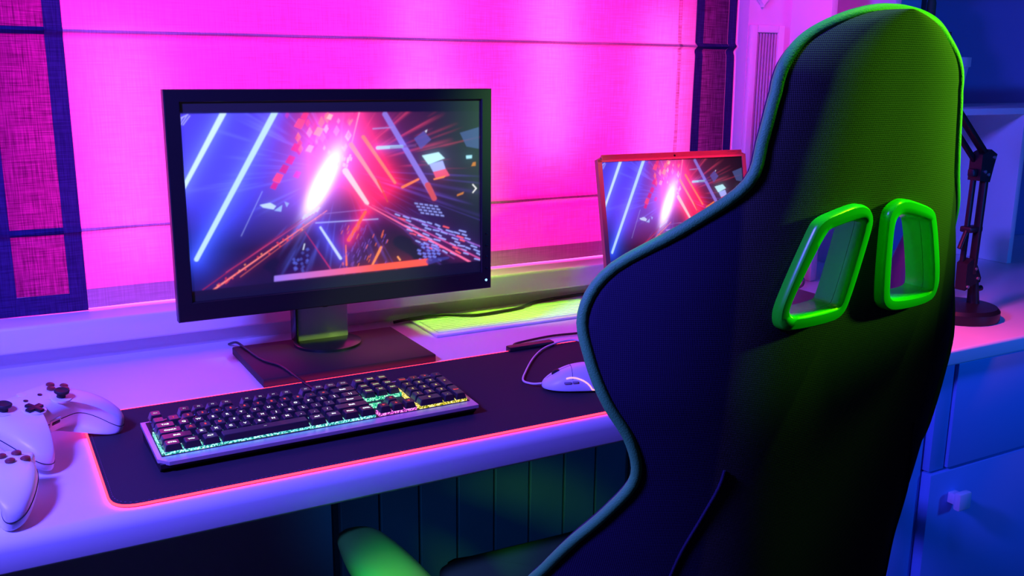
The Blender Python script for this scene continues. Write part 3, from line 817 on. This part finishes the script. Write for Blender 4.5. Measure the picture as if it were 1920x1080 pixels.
key(12.75, row_y[2], 2.25, 1, 'Enter', lw, .0048)
key(0, row_y[1], 2.25, 1, 'Shift', lw, .0050)
for i, s in enumerate("ZXCVBNM,./"): key(2.25+i, row_y[1], 1, 1, s, lw)
key(12.25, row_y[1], 2.75, 1, 'Shift', lw, .0050)
for xu, wu, s in ((0, 1.25, 'CTRL'), (1.25, 1.25, 'Win'), (2.5, 1.25, 'ALT')): key(xu, row_y[0], wu, 1, s, lw, .0046)
key(3.75, row_y[0], 6.25, 1, '\u2013', ld, .0070, 'space_bar')
for xu, s in ((10, 'ALT'), (11.25, 'FN'), (12.5, 'Menu'), (13.75, 'CTRL')): key(xu, row_y[0], 1.25, 1, s, lw, .0044)
for r, names in ((4, ('Insert', 'Home', 'PgUp')), (3, ('Delete', 'End', 'PgDn'))):
    for i, s in enumerate(names): key(15.25+i, row_y[r], 1, 1, s, lg, .0036)
key(16.25, row_y[1], 1, 1, '\u2191', lr, .006, 'arrow_key')
for i, s in enumerate('\u2190\u2193\u2192'): key(15.25+i, row_y[0], 1, 1, s, lr, .006, 'arrow_key')
NX = 18.5
for i, s in enumerate(('Num', '/', '*', '-')): key(NX+i, row_y[4], 1, 1, s, lr, .0046 if i == 0 else .006, 'number_pad_key')
for r, t3 in ((3, '789'), (2, '456'), (1, '123')):
    for i, s in enumerate(t3): key(NX+i, row_y[r], 1, 1, s, ly, .006, 'number_pad_key')
key(NX+3, (row_y[3]+row_y[2])/2, 1, 2, '+', ly, .006, 'number_pad_key')
key(NX+3, (row_y[1]+row_y[0])/2, 1, 2, 'Enter', lr, .0038, 'number_pad_key')
key(NX, row_y[0], 2, 1, '0', ly, .006, 'number_pad_key'); key(NX+2, row_y[0], 1, 1, '.', ly, .006, 'number_pad_key')
# lit switches seen under the floating keys
def lit(x0u, x1u, y0, y1, m):
    bm = bmesh.new()
    x0, x1 = .0095+x0u*U, .0095+x1u*U
    box(bm, x0, x1, y0, y1, .0053, LIFT+.0006, mtx=KM)
    nx_ = int((x1-x0)/U)
    obj('backlight', bm, M[m], kb, smooth=False)
lit(0.05, 3.8, .0178, .030, 'led_cyan'); lit(3.85, 9.9, .0190, .030, 'led_cyan'); lit(9.95, 14.95, .0178, .030, 'led_cyan')
lit(15.2, 18.25, .0178, .030, 'led_magenta')
lit(NX-.02, NX+4.0, .0178, .030, 'led_yellow')
lit(15.05, 18.3, row_y[3]-U*.56, row_y[3]-U*.1, 'led_green'); lit(15.02, 15.14, row_y[2], row_y[4], 'led_green')
lit(18.27, 18.45, .022, row_y[4]-.01, 'led_yellow'); lit(15.2, 16.1, row_y[1]+.002, row_y[1]+.010, 'led_green')
lit(-.12, -.02, .020, row_y[3], 'led_cyan')
for r in range(1, 5): lit(.1, 14.9, row_y[r]-.003, row_y[r]+.003, 'led_blue')
obj('cable', tb(smooth_path([(.270, .129, .018), (.264, .175, .0130), (.262, .22, .0105), (.2565, .264, .0130), (.252, .325, .0132), (.235, .375, .0132), (.228, .45, .0132), (.2245, .502, .0125), (.2205, .545, -.0008)]), .0023), M['black_plastic'], kb)

# ------------------------------------------------------------------ mouse
ms = thing('computer_mouse', 'white mouse with glowing side line on the desk mat beside the chair', 'mouse', (0.806, 1.222, 0.7545), R(66))
# local: +y is the nose
ol = []
for k in range(48):
    a = 2*math.pi*k/48
    x = .031*math.cos(a)*(1-.12*math.exp(-((math.sin(a))/.35)**2)); y = .058*math.sin(a)
    x = math.copysign(abs(math.cos(a))**.8*.031, math.cos(a))*(1-.06*math.exp(-(math.sin(a)/.4)**2)); y = math.copysign(abs(math.sin(a))**.9*.058, math.sin(a))
    ol.append((x, y))
bm = bmesh.new()
puff(bm, ol, .036, .004, rings=12, exp=2.3, bend=lambda x, y: 0)
for v in bm.verts:
    if v.co.z > 0: v.co.z *= (1.02-.50*max(0, (v.co.y+.012)/.07)**1.5-.12*max(0, (-v.co.y-.02)/.04)**2)
    v.co.z += .0042
obj('shell', bm, M['white_plastic'], ms)
def on_mouse(x, y):
    # height of the shell above (x, y)
    best = 0
    for k in range(200):
        pass
    return best
shell = [o for o in ms.children if o.name.startswith('shell')][0]
dg = bpy.context.evaluated_depsgraph_get(); dg.update()
from mathutils.bvhtree import BVHTree
bvh = BVHTree.FromPolygons([v.co.copy() for v in shell.data.vertices], [tuple(p.vertices) for p in shell.data.polygons])
def drop(x, y): 
    h = bvh.ray_cast(Vector((x, y, .2)), Vector((0, 0, -1)))[0]
    return h if h else Vector((x, y, .005))
side = [(.0240+.0060*(1-math.exp(-((.022-y)/.030)**2)), y) for y in np.linspace(.022, -.034, 16)]
tail = [(x, -.034-.0180*(1-(x/.0297)**2)**.5) for x in np.linspace(.0290, -.0290, 16)]
obj('light_line', tb([drop(x, y)+Vector((0, 0, .0002)) for x, y in side+tail+[(-x, y) for x, y in side[::-1]]], .0012, n=8), M['mouse_glow'], ms)
bm = bmesh.new(); tube(bm, [drop(0, y)+Vector((0, 0, .00005)) for y in np.linspace(.012, .050, 14)], .0004, n=6)
tube(bm, [drop(x, .012)+Vector((0, 0, .00005)) for x in np.linspace(-.026, .026, 18)], .0004, n=6)
obj('button_seam', bm, M['black_matte'], ms)
bm = bmesh.new(); box(bm, -.0303, -.0280, .004, .013, .0165, .0200, bev=.0005); box(bm, -.0300, -.0280, .015, .026, .0155, .0190, bev=.0005)
obj('side_button', bm, mat('grey_plastic', (.35, .35, .4), .5), ms)
wz = drop(0, .034).z
bm = bmesh.new(); lathe(bm, [(.002, -.0035), (.008, -.0030), (.008, .0030), (.002, .0035)], n=24)
wl = obj('scroll_wheel', bm, M['black_matte'], ms); wl.rotation_euler = (0, R(90), 0); wl.location = (0, .034, wz-.0045)
cp = [(0, .058, .008)]
for X_, Y_, z_ in ((.742, 1.256, .006), (.742, 1.285, .003), (.770, 1.325, .003), (.820, 1.385, .003), (.868, 1.428, .003), (.915, 1.446, .004), (.945, 1.442, .004), (.950, 1.41, .003), (.935, 1.36, .003)):
    dx_, dy_ = X_-.806, Y_-1.222
    cp.append((dx_*math.cos(R(66))+dy_*math.sin(R(66)), -dx_*math.sin(R(66))+dy_*math.cos(R(66)), z_))
obj('cable', tb(smooth_path(cp), .0017), M['white_cable'], ms)

# ------------------------------------------------------------------ game controllers
def controller(name, label, loc, rz, rx=0.0, ry=0.0, rest=.7506):
    t = thing(name, label, 'game controller', loc, rz, 'white game controllers on the left of the worktop')
    t.rotation_euler = (rx, ry, rz)
    # local: +y away from the player, x to the right, grips towards -y
    half = [(0, .046), (.022, .048), (.045, .046), (.060, .036), (.070, .015), (.076, -.010), (.0785, -.035), (.0765, -.056), (.069, -.066), (.060, -.067), (.0535, -.058), (.0490, -.042), (.0435, -.027), (.035, -.0190), (.018, -.0168), (0, -.0165)]
    pts = [Vector((x, y, 0)) for x, y in half] + [Vector((-x, y, 0)) for x, y in half[-2:0:-1]]
    ol_ = [(p.x, p.y) for p in smooth_path(pts, 5, True)]
    bm = bmesh.new()
    def bend(x, y):
        g = max(0, (-y-.005)/.06); return -.0115*g*g
    puff(bm, ol_, .021, .022, rings=10, exp=3.3, bend=bend, center=(0, .016))
    body = obj('body', bm, M['white_plastic'], t)
    bv = BVHTree.FromPolygons([v.co.copy() for v in body.data.vertices], [tuple(p.vertices) for p in body.data.polygons])
    def top(x, y):
        h = bv.ray_cast(Vector((x, y, .3)), Vector((0, 0, -1)))[0]; return h.z if h else .01
    seam = tb([(p[0]*1.002, p[1]*1.002+.0, bend(p[0], p[1])+.0005) for p in ol_], .00055, n=6, closed=True)
    obj('seam', seam, M['black_matte'], t)
    for x, y in ((-.046, .020), (.023, -.004)):
        z = top(x, y)
        obj('stick_well', lt([(.0125, -.002), (.0125, .0006), (.0105, .0010)], (x, y, z), 28), M['white_plastic'], t)
        st = obj('thumb_stick', lt([(.0055, -.001), (.005, .006), (.0088, .0075), (.0092, .0098), (.0078, .0108), (.006, .0100), (.001, .0097)], (x, y, z), 28), M['black_matte'], t)
    z = top(-.023, -.004)
    obj('pad_disc', lt([(.0135, -.001), (.0135, .0006), (.0115, .0010)], (-.023, -.004, z), 30), M['white_plastic'], t)
    bm = bmesh.new(); box(bm, -.0115-.023, .0115-.023, -.0038-.004, .0038-.004, z, z+.0042, bev=.001); box(bm, -.0038-.023, .0038-.023, -.0115-.004, .0115-.004, z, z+.0043, bev=.001)
    obj('direction_pad', bm, M['black_plastic'], t)
    for x, y in ((.046, .009), (.058, .020), (.034, .020), (.046, .031)):
        z = top(x, y)
        obj('face_button', lt([(.0052, -.002), (.0052, .0022), (.0040, .0032), (.001, .0036)], (x, y, z), 20), M['red_plastic'], t)
    for x in (-.012, .012): obj('menu_button', lt([(.0028, -.001), (.0028, .0008), (.001, .001)], (x, .018, top(x, .018)), 16), M['black_plastic'], t)
    obj('guide_button', lt([(.006, -.001), (.006, .0008), (.001, .0014)], (0, .034, top(0, .034)), 20), M['white_plastic'], t)
    # sockets on the edge between the grips
    bm = bmesh.new(); box(bm, -.0095, .0095, -.0182, -.0140, -.0055, .0045, bev=.0012)
    obj('port_surround', bm, M['white_plastic'], t)
    bm = bmesh.new(); box(bm, -.0068, .0068, -.0190, -.0155, -.0024, .0018, bev=.0008); 
    obj('port', bm, M['black_matte'], t)
    j = obj('headset_jack', lt([(.0026, 0), (.0026, .0018), (.001, .0019)], n=14), M['black_matte'], t); j.location = (-.0155, -.0160, 0); j.rotation_euler = (R(90), 0, 0)
    for s in (1, -1): obj('shoulder_button', bx(s*.040-.02, s*.040+.02, .034, .050, -.006, .012, bev=.005, seg=3), M['white_plastic'], t)
    t.scale = (1.07, 1.07, 1.07)
    mt = Matrix.LocRotScale(t.location, t.rotation_euler.to_quaternion(), t.scale)
    t.location.z += rest - min((mt @ v.co).z for v in body.data.vertices)
    return t
controller('game_controller', 'white game controller leaning with one grip on the mat corner, sockets facing the keyboard', (0.046, 1.348, 0.779), R(46), R(13), R(0), .7545)
controller('game_controller', 'white game controller cut off by the left picture edge, nearest the camera', (-0.048, 1.192, 0.778), R(-18), R(4), R(0))

# ------------------------------------------------------------------ laptop on a riser
lp_ = thing('laptop', 'red-lit laptop at the right showing the same neon tunnel picture, partly behind the chair', 'laptop', (1.056, 1.50, 0.8055), R(-1.2))
LW, LH = 0.372, 0.250
lidm = Matrix.Translation((0, 0, .020)) @ Matrix.Rotation(R(-12), 4, 'X')
def lid_poly(x0, x1, z0, z1, c): return [(x0, z0), (x1, z0), (x1, z1-c), (x1-c*2.2, z1), (x0+c*2.2, z1), (x0, z1-c)]
op = lid_poly(0, LW, 0, LH+.018, .009)
bm = bmesh.new()
prism(bm, op, lambda p: lidm @ Vector((p[0], .0012, p[1])), lambda p: lidm @ Vector((p[0], .009, p[1])))
obj('lid', bm, M['lid_plastic'], lp_)
bm = bmesh.new()
sx0, sx1, sz0, sz1 = .010, LW-.010, .034, LH+.004
for a in ((0, sx0, 0, LH+.009), (sx1, LW, 0, LH+.009), (sx0, sx1, 0, sz0), (sx0, sx1, sz1, LH+.0175), (sx0-.009, sx0, LH+.004, LH+.009)):
    box(bm, a[0], a[1], -.0012, .0012, a[2], a[3], mtx=lidm)
box(bm, .012, LW-.012, -.0012, .0012, LH+.008, LH+.018, mtx=lidm)
obj('screen_frame', bm, M['lid_plastic'], lp_, smooth=False)
ls = screen('screen', sx1-sx0, sz1-sz0, 330, 210, False, (0.055, 0.96), screen_mat('laptop_picture', 0.95, (0.006, 0.006, 0.006), 0.1), lp_)
ls.matrix_local = lidm @ Matrix.Translation((sx0, .0008, sz0))
cm = obj('webcam', lt([(.0022, 0), (.0022, .0010), (.001, .0011)], n=14), M['black_gloss'], lp_); cm.matrix_local = lidm @ Matrix.Translation((LW/2, -.0012, LH+.011)) @ Matrix.Rotation(R(90), 4, 'X')
bm = bmesh.new(); box(bm, 0, LW, -.255, .006, 0, .018, bev=.004)
dk = obj('deck', bm, M['red_plastic'], lp_)
bm = bmesh.new()
for r in range(5):
    for k in range(15): box(bm, .018+k*.0225, .037+k*.0225, -.045-r*.019-.016, -.045-r*.019, .0182, .0205, bev=.0008, seg=1)
obj('keys', bm, M['black_plastic'], lp_)
obj('touchpad', bx(.13, .24, -.235, -.165, .018, .0188), M['black_plastic'], lp_, smooth=False)
obj('plug', tb([(LW+.001, -.10, .010), (LW+.030, -.095, .012)], .0055), M['black_plastic'], lp_)
obj('power_cable', tb(smooth_path([(LW+.030, -.095, .012), (LW+.07, -.07, .02), (LW+.12, -.02, -.01), (LW+.16, .05, -.040)]), .0025), M['black_plastic'], lp_)
t = thing('laptop_stand', 'low black stand under the laptop, mostly hidden by the chair', 'stand', (1.064, 1.245, 0.7505), R(-1.2))
obj('tray', bx(0, .355, 0, .26, .038, .0545, bev=.004), M['black_plastic'], t)
for x in (.02, .31):
    for y in (.015, .215): obj('foot', bx(x, x+.025, y, y+.025, 0, .0379, bev=.003), M['black_plastic'], t)

# black cord lying over the grille
tag(obj('cord', tb(smooth_path([(.70, 1.735, .7535), (.735, 1.725, .7590), (.80, 1.722, .7598), (.86, 1.690, .7600), (.92, 1.692, .7600), (.97, 1.700, .7600), (1.03, 1.735, .7590), (1.12, 1.748, .7590), (1.24, 1.752, .7590)]), .0030), M['black_plastic']),
    'thin black cord lying over the green-lit vent grille behind the monitor stand', 'cord')

# ------------------------------------------------------------------ desk lamp
t = thing('desk_lamp', 'black jointed desk lamp on round base at the right end of the worktop', 'lamp', (1.768, 1.245, 0.7505))
obj('base', lt([(.078, 0), (.080, .004), (.080, .020), (.074, .027), (.030, .030), (.012, .031)], n=48), M['lamp_paint'], t)
obj('post', tb([(.032, -.01, .029), (.026, -.01, .075)], [.0125, .010], n=16), M['lamp_paint'], t)
obj('clamp_screw', tb([(.032, -.010, .058), (.050, -.012, .060)], .006, n=12), M['lamp_paint'], t)
bm = bmesh.new()
prism(bm, [(-.016, .062), (.008, .072), (.030, .076), (.032, .085), (.016, .112), (0, .128), (-.018, .118)], lambda p: (p[0], -.022, p[1]), lambda p: (p[0], .002, p[1]))
obj('bracket', bm, M['lamp_paint'], t)
def bar(a, b, w_, d_):
    a, b = Vector(a), Vector(b); bm = bmesh.new(); L = (b-a).length
    q = (b-a).to_track_quat('Z', 'Y').to_matrix().to_4x4()
    box(bm, -w_/2, w_/2, -d_/2, d_/2, 0, L, bev=.002, mtx=Matrix.Translation(a) @ q); return bm
obj('lower_arm', bar((.008, -.016, .095), (.014, -.016, .318), .015, .010), M['lamp_paint'], t)
obj('lower_arm', bar((-.010, -.004, .098), (-.004, -.004, .306), .009, .010), M['lamp_paint'], t)
obj('spring', tb([(-.032, -.010, .150), (-.016, -.010, .185)], .005, n=12), M['lamp_paint'], t)
obj('collar', bx(-.020, .020, -.022, .004, .182, .194, bev=.003), M['lamp_paint'], t)
bm = bmesh.new()
prism(bm, [(-.012, .288), (.020, .284), (.028, .318), (.034, .340), (.014, .350), (-.012, .340)], lambda p: (p[0], -.024, p[1]), lambda p: (p[0], .004, p[1]))
obj('elbow', bm, M['lamp_paint'], t)
for p in ((.024, -.027, .334), (.000, -.027, .306), (.011, -.027, .300), (.020, -.025, .085), (-.010, -.025, .070), (.010, -.025, .106)):
    obj('bolt', tb([(p[0], p[1], p[2]), (p[0], p[1]+.004, p[2])], .0032, n=12), M['steel'], t)
obj('clamp_knob', bx(-.027, -.012, -.018, -.004, .296, .312, bev=.003), M['lamp_paint'], t)
e1 = Vector((-.270, -.015, .585))
obj('upper_arm', bar((.012, -.016, .335), e1, .015, .010), M['lamp_paint'], t)
obj('upper_arm', bar((-.002, -.004, .322), e1+Vector((-.012, .012, -.012)), .009, .010), M['lamp_paint'], t)
sh = lt([(.016, .05), (.024, .03), (.040, -.01), (.066, -.06), (.064, -.06), (.036, -.01)], n=32)
so = obj('lamp_shade', sh, M['lamp_paint'], t); so.location = e1+Vector((-.03, 0, -.03)); so.rotation_euler = (0, R(30), 0)

# made-up vessel for an unidentified dark shape in the right chair opening
v = obj('vase', lt([(.045, 0), (.052, .01), (.048, .05), (.032, .10), (.024, .125), (.027, .15), (.030, .19), (.026, .192)], n=36), M['vase_glaze'])
v.location = (1.835, 1.405, .7505)
v.scale = (1.35, 1.35, 1.25)
tag(v, 'dark narrow-necked vase on the worktop, seen through the right opening of the chair back', 'vase')

# ------------------------------------------------------------------ things in the shelf unit
t = thing('potted_cactus', 'dark branching cactus in a pale pot on the shelf behind the chair top', 'cactus', (2.168, 1.70, 1.1628))
obj('pot', lt([(.066, 0), (.082, .100), (.087, .102), (.087, .125), (.078, .125), (.075, .105)], (.034, 0, 0), n=36), M['white_plastic'], t)
def stem(pts, r):
    P = smooth_path(pts, 6); n = len(P)
    return tb(P, [r*min(1, .45+1.2*math.sin(math.pi*min(1, max(.06, (n-1-i)/(n-1)*.5+.02)))) if i > n*.75 else r for i in range(n)], n=14)
obj('soil', lt([(.076, .104), (.074, .108), (.02, .110)], (.034, 0, 0), 28), M['dark_floor'], t)
obj('stem', stem([(0, 0, .10), (0, 0, .17), (.001, 0, .24), (0, 0, .285)], .0115), M['cactus'], t)
obj('branch', stem([(0, 0, .13), (.022, 0, .150), (.030, 0, .185), (.030, 0, .218)], .0115), M['cactus'], t)
obj('branch', stem([(0, 0, .17), (-.014, 0, .180), (-.019, 0, .200), (-.019, 0, .232)], .0095), M['cactus'], t)
obj('branch', stem([(.03, 0, .105), (.060, 0, .120), (.076, 0, .145), (.078, 0, .190)], .0110), M['cactus'], t)
obj('branch', stem([(-.005, 0, .12), (-.036, 0, .150), (-.050, 0, .18), (-.052, 0, .212)], .0095), M['cactus'], t)
t = thing('picture_panel', 'bright blue picture with dark frame leaning behind the cactus on the shelf', 'picture', (2.000, 1.800, 1.1628))
obj('canvas', bx(.0, .268, .010, .018, .012, .42), M['canvas'], t, smooth=False)
bm = bmesh.new(); box(bm, .268, .282, .004, .024, 0, .434, bev=.001); box(bm, -.008, 0, .004, .024, 0, .434, bev=.001); box(bm, 0, .268, .004, .024, 0, .012, bev=.001); box(bm, 0, .268, .004, .024, .42, .434, bev=.001)
obj('frame', bm, M['dark_wood'], t)
# ------------------------------------------------------------------ gaming chair
ZK = [0.47, 0.53, 0.60, 0.6833, 0.7255, 0.7677, 0.8099, 0.8522, 0.8944, 0.9366, 0.9788, 1.021, 1.0632, 1.1054, 1.1476, 1.1899, 1.2321, 1.2602, 1.2813, 1.2968, 1.3066]
WK = [0.27, 0.285, 0.29, 0.2812, 0.2717, 0.2596, 0.2382, 0.2193, 0.2282, 0.2514, 0.2637, 0.2662, 0.245, 0.1921, 0.1439, 0.1321, 0.1233, 0.1108, 0.0921, 0.0639, 0.022]
DK = [0.15, 0.16, 0.16, 0.1466, 0.1206, 0.093, 0.0662, 0.0487, 0.0512, 0.0655, 0.0825, 0.096, 0.0879, 0.0517, 0.0263, 0.0254, 0.0265, 0.0275, 0.0272, 0.0207, 0.0181]
XC, YC = 0.76524, 0.64375
def smooth_interp(zs, zk, vk):
    P = [Vector((a, b, 0)) for a, b in zip(zk, vk)]
    q = smooth_path(P, 10); return np.interp(zs, [p.x for p in q], [p.y for p in q])
NZ, NS = 110, 64
zs = np.concatenate([np.linspace(.47, 1.25, NZ-24), 1.25+(1.3066-1.25)*np.sin(np.linspace(0, math.pi/2, 26))[1:]])
Wz = smooth_interp(zs, ZK, WK); Dz = smooth_interp(zs, ZK, DK)
ss = np.linspace(-1, 1, NS+1)
chair = thing('gaming_chair', 'high-backed black gaming chair with green piping and two green-framed openings, back to camera', 'chair', (XC, YC, 0.0))
for i_, z_ in enumerate(zs):
    if z_ > 1.2321: Wz[i_] = max(.004, .1233*max(0.0, 1-((z_-1.2321)/.0748)**2.1)**.53)
def back_pt(W, D, z, s, off=0.0):
    return Vector((W*s, -(z-1.07)*.1 + D*abs(s)**3 + off, z))
def back_solid(t0, t1, inset0, inset1, m, name):
    """solid between two offsets in front of the rear surface; offsets taper at the rim"""
    bm = bmesh.new(); A = []; B = []
    for z, W, D in zip(zs, Wz, Dz):
        ra, rb = [], []
        for s in ss:
            q = 1-abs(s)**4
            zz = z
            ra.append(bm.verts.new(back_pt(W*inset0, D, zz, s, t0(z, s, q)))); rb.append(bm.verts.new(back_pt(W*inset1, D, zz, s, t1(z, s, q))))
        A.append(ra); B.append(rb)
    for G in (A, B):
        for i in range(len(G)-1):
            for j in range(NS): bm.faces.new((G[i][j], G[i][j+1], G[i+1][j+1], G[i+1][j]))
    for i in range(len(A)-1):
        for j in (0, NS): bm.faces.new((A[i][j], B[i][j], B[i+1][j], A[i+1][j]))
    for i in (0, len(A)-1):
        for j in range(NS): bm.faces.new((A[i][j], B[i][j], B[i][j+1], A[i][j+1]))
    return obj(name, bm, m, chair)
rear = back_solid(lambda z, s, q: 0.0, lambda z, s, q: .003+.006*q, 1.0, 1.0, M['chair_mesh'], 'back_shell')
front = back_solid(lambda z, s, q: .0035+.006*q, lambda z, s, q: .018+.010*q, 1.0, .975, M['chair_cloth'], 'back_cushion')
HL = [(-0.0704, 1.1026), (-0.0651, 1.1053), (-0.0322, 1.1129), (-0.026, 1.1107), (-0.0245, 1.1062), (-0.0378, 1.028), (-0.0425, 1.0249), (-0.0917, 1.0203), (-0.0993, 1.0234), (-0.1021, 1.0318)]
OL = [(-0.0347, 1.1287), (-0.0213, 1.1236), (-0.0136, 1.1143), (-0.0127, 1.1036), (-0.0277, 1.025), (-0.0353, 1.0147), (-0.0465, 1.0096), (-0.0981, 1.0057), (-0.1081, 1.0091), (-0.1126, 1.0187), (-0.1118, 1.0347), (-0.0861, 1.1055), (-0.0809, 1.1137), (-0.0704, 1.1189)]
HR = [(0.0241, 1.1127), (0.0318, 1.1131), (0.0699, 1.1041), (0.0762, 1.099), (0.1049, 1.0295), (0.0983, 1.0234), (0.042, 1.0241), (0.0326, 1.0276), (0.0303, 1.0336), (0.0181, 1.1032)]
OR = [(0.0277, 1.1286), (0.0383, 1.1274), (0.0728, 1.1177), (0.0847, 1.1096), (0.116, 1.0402), (0.114, 1.0226), (0.1029, 1.012), (0.0403, 1.01), (0.0253, 1.017), (0.0175, 1.0274), (0.0063, 1.1076), (0.0074, 1.1182), (0.0168, 1.1262)]
def lerp_outline(A, B, n=120):
    """resample two closed outlines by angle about a common centre so rings match"""
    ca_ = (np.mean([p[0] for p in A]), np.mean([p[1] for p in A]))
    def rs(P):
        Q = [Vector((p[0], p[1])) for p in P]
        for _ in range(4): Q = [q for i in range(len(Q)) for q in (Q[i]*.75+Q[(i+1) % len(Q)]*.25, Q[i]*.25+Q[(i+1) % len(Q)]*.75)]
        th = np.unwrap(np.array([math.atan2(q.y-ca_[1], q.x-ca_[0]) for q in Q])); rr = np.array([math.hypot(q.x-ca_[0], q.y-ca_[1]) for q in Q])
        if th[-1] < th[0]: th, rr = th[::-1], rr[::-1]
        base = th[0]; T = np.linspace(0, 2*math.pi, n, endpoint=False)
        thm = (T-base) % (2*math.pi)+base
        r = np.interp(thm, np.append(th, th[0]+2*math.pi), np.append(rr, rr[0]))
        return np.stack([ca_[0]+r*np.cos(T), ca_[1]+r*np.sin(T)], 1)
    return rs(A), rs(B)
def surf_y(x, z):
    W = np.interp(z, zs, Wz); D = np.interp(z, zs, Dz); return -(z-1.07)*.1 + D*min(1, abs(x)/W)**3
for inner, outer in ((HL, OL), (HR, OR)):
    I, O = lerp_outline(inner, outer)
    mid = I*.55+O*.45
    cut = bmesh.new(); prism(cut, [tuple(p) for p in mid], lambda p: (p[0], surf_y(p[0], p[1])-.05, p[1]), lambda p: (p[0], surf_y(p[0], p[1])+.12, p[1]))
    co = obj('cutter', cut, M['black_matte'], chair)
    for tgt in (rear, front):
        md = tgt.modifiers.new('opening', 'BOOLEAN'); md.operation = 'DIFFERENCE'; md.object = co; md.solver = 'EXACT'
        dg = bpy.context.evaluated_depsgraph_get(); dg.update()
        nm = bpy.data.meshes.new_from_object(tgt.evaluated_get(dg)); tgt.modifiers.clear(); old = tgt.data; tgt.data = nm
    bpy.data.objects.remove(co)
    # moulded green frame: rounded lip on the rear surface, liner through the back
    bm = bmesh.new(); rings = []
    prof = [(1.0, .003), (1.0, -.006), (.96, -.0090), (.86, -.0108), (.5, -.0112), (.20, -.0108), (.07, -.0090), (0, -.0055), (0, .002)]
    for f_, dy in prof:
        rings.append([bm.verts.new((p[0], surf_y(p[0], p[1])+dy, p[1])) for p in (I*(1-f_)+O*f_)])
    n_ = len(I)
    for a, b in zip(rings, rings[1:]):
        for i in range(n_): bm.faces.new((a[i], a[(i+1) % n_], b[(i+1) % n_], b[i]))
    for i in range(n_): bm.faces.new((rings[-1][i], rings[-1][(i+1) % n_], rings[0][(i+1) % n_], rings[0][i]))
    fr = obj('opening_frame', bm, M['green_plastic'], chair)
    bm = bmesh.new(); rings = []
    for k_, dy in ((1.0, .0025), (.99, .0245), (1.06, .0245), (1.06, .0025)):
        cc = I.mean(0); J = cc+(I-cc)*k_
        rings.append([bm.verts.new((p[0], surf_y(p[0], p[1])+dy, p[1])) for p in J])
    rings.append(rings[0])
    for a, b in zip(rings, rings[1:]):
        for i in range(n_): bm.faces.new((a[i], a[(i+1) % n_], b[(i+1) % n_], b[i]))
    obj('opening_liner', bm, M['green_plastic'], fr)
for o in (rear, front):
    o.data.polygons.foreach_set('use_smooth', [True]*len(o.data.polygons))
    o.data.set_sharp_from_angle(angle=R(45))
# piping around the rim
def rim_pt(W, D, z, s):
    t2 = Vector((W, 3*D*abs(s)*s*s, 0)).normalized()     # along the section, outwards at the rim
    return back_pt(W, D, z, s) + Vector((t2.x*s, t2.y, 0))*.0022 + Vector((0, .0015, 0))
pth = [rim_pt(W, D, z, -1) for z, W, D in zip(zs, Wz, Dz)]
pth2 = [rim_pt(W, D, z, 1) for z, W, D in zip(zs, Wz, Dz)][::-1]
obj('piping', tb(pth+pth2, .0058, n=12), M['chair_piping'], chair)
# zip seam on the rear of the left side
for sgn in (-1, 1):
    zz = np.linspace(.50, .86, 40)
    pts = []
    for z in zz:
        W = np.interp(z, zs, Wz); D = np.interp(z, zs, Dz); s = .56+.10*math.sin((z-.5)*6)
        pts.append(back_pt(W, D, z, sgn*s, -.001))
    obj('seam', tb(pts, .0016, n=8), M['chair_cloth'], chair)
# seat
bm = bmesh.new(); so_ = round_poly([(-.225, .08), (.225, .08), (.255, .30), (.235, .555), (-.235, .555), (-.255, .30)], .06, 6)
sm = smooth_path([Vector((p.x, p.y, 0)) for p in so_], 2, True)
puff(bm, [(p.x, p.y) for p in sm], .050, .045, rings=8, exp=3.4, center=(0, .32))
for v in bm.verts:
    v.co.z += .492+.02*(v.co.y-.3) + (.018*(abs(v.co.x)/.25)**4 if v.co.z > 0 else 0)
obj('seat', bm, M['seat_cloth'], chair)
# armrests
for sgn in (-1, 1):
    c = (sgn*.372, .375)
    olp = []
    for k in range(40):
        a = 2*math.pi*k/40; ca_, sa_ = math.cos(a), math.sin(a)
        x = math.copysign(abs(ca_)**.85, ca_)*(.040-.010*sa_); y = math.copysign(abs(sa_)**.85, sa_)*.145
        olp.append((c[0]+x, c[1]+y))
    bm = bmesh.new(); puff(bm, olp, .020, .016, rings=8, exp=2.5, center=c, bend=lambda x, y: .642-.02*max(0, (y-.45)/.07)**2)
    pdd = obj('armrest', bm, M['arm_pad'], chair)
    obj('arm_post', bx(sgn*.372-.02, sgn*.372+.02, .30, .37, .40, .626, bev=.006), M['black_plastic'], pdd)
    obj('arm_bracket', bx(min(sgn*.20, sgn*.39), max(sgn*.20, sgn*.39), .30, .37, .385, .402, bev=.004), M['black_plastic'], pdd)
obj('hinge', bx(-.10, .10, .045, .14, .42, .53, bev=.01), M['black_plastic'], chair)
obj('gas_lift', tb([(0, .30, .09), (0, .30, .24), (0, .30, .241), (0, .30, .405)], [.028, .028, .018, .018], n=20), M['black_plastic'], chair)
for k in range(5):
    a = 2*math.pi*k/5+.3; d = Vector((math.cos(a), math.sin(a), 0)); p = Vector((0, .30, .11))
    lg_ = obj('base_arm', tb([p+d*.02, p+d*.16+Vector((0, 0, -.015)), p+d*.31+Vector((0, 0, -.040))], [.024, .020, .015], n=12), M['black_plastic'], chair)
    q = p+d*.31; s = d.cross(Vector((0, 0, 1)))
    bm = bmesh.new()
    for e in (-1, 1): tube(bm, [Vector((q.x, q.y, .028))+s*e*.006, Vector((q.x, q.y, .028))+s*e*.024], .0275, n=20)
    tube(bm, [Vector((q.x, q.y, .03)), Vector((q.x, q.y, .072))], .006, n=10)
    obj('caster', bm, M['black_plastic'], lg_)
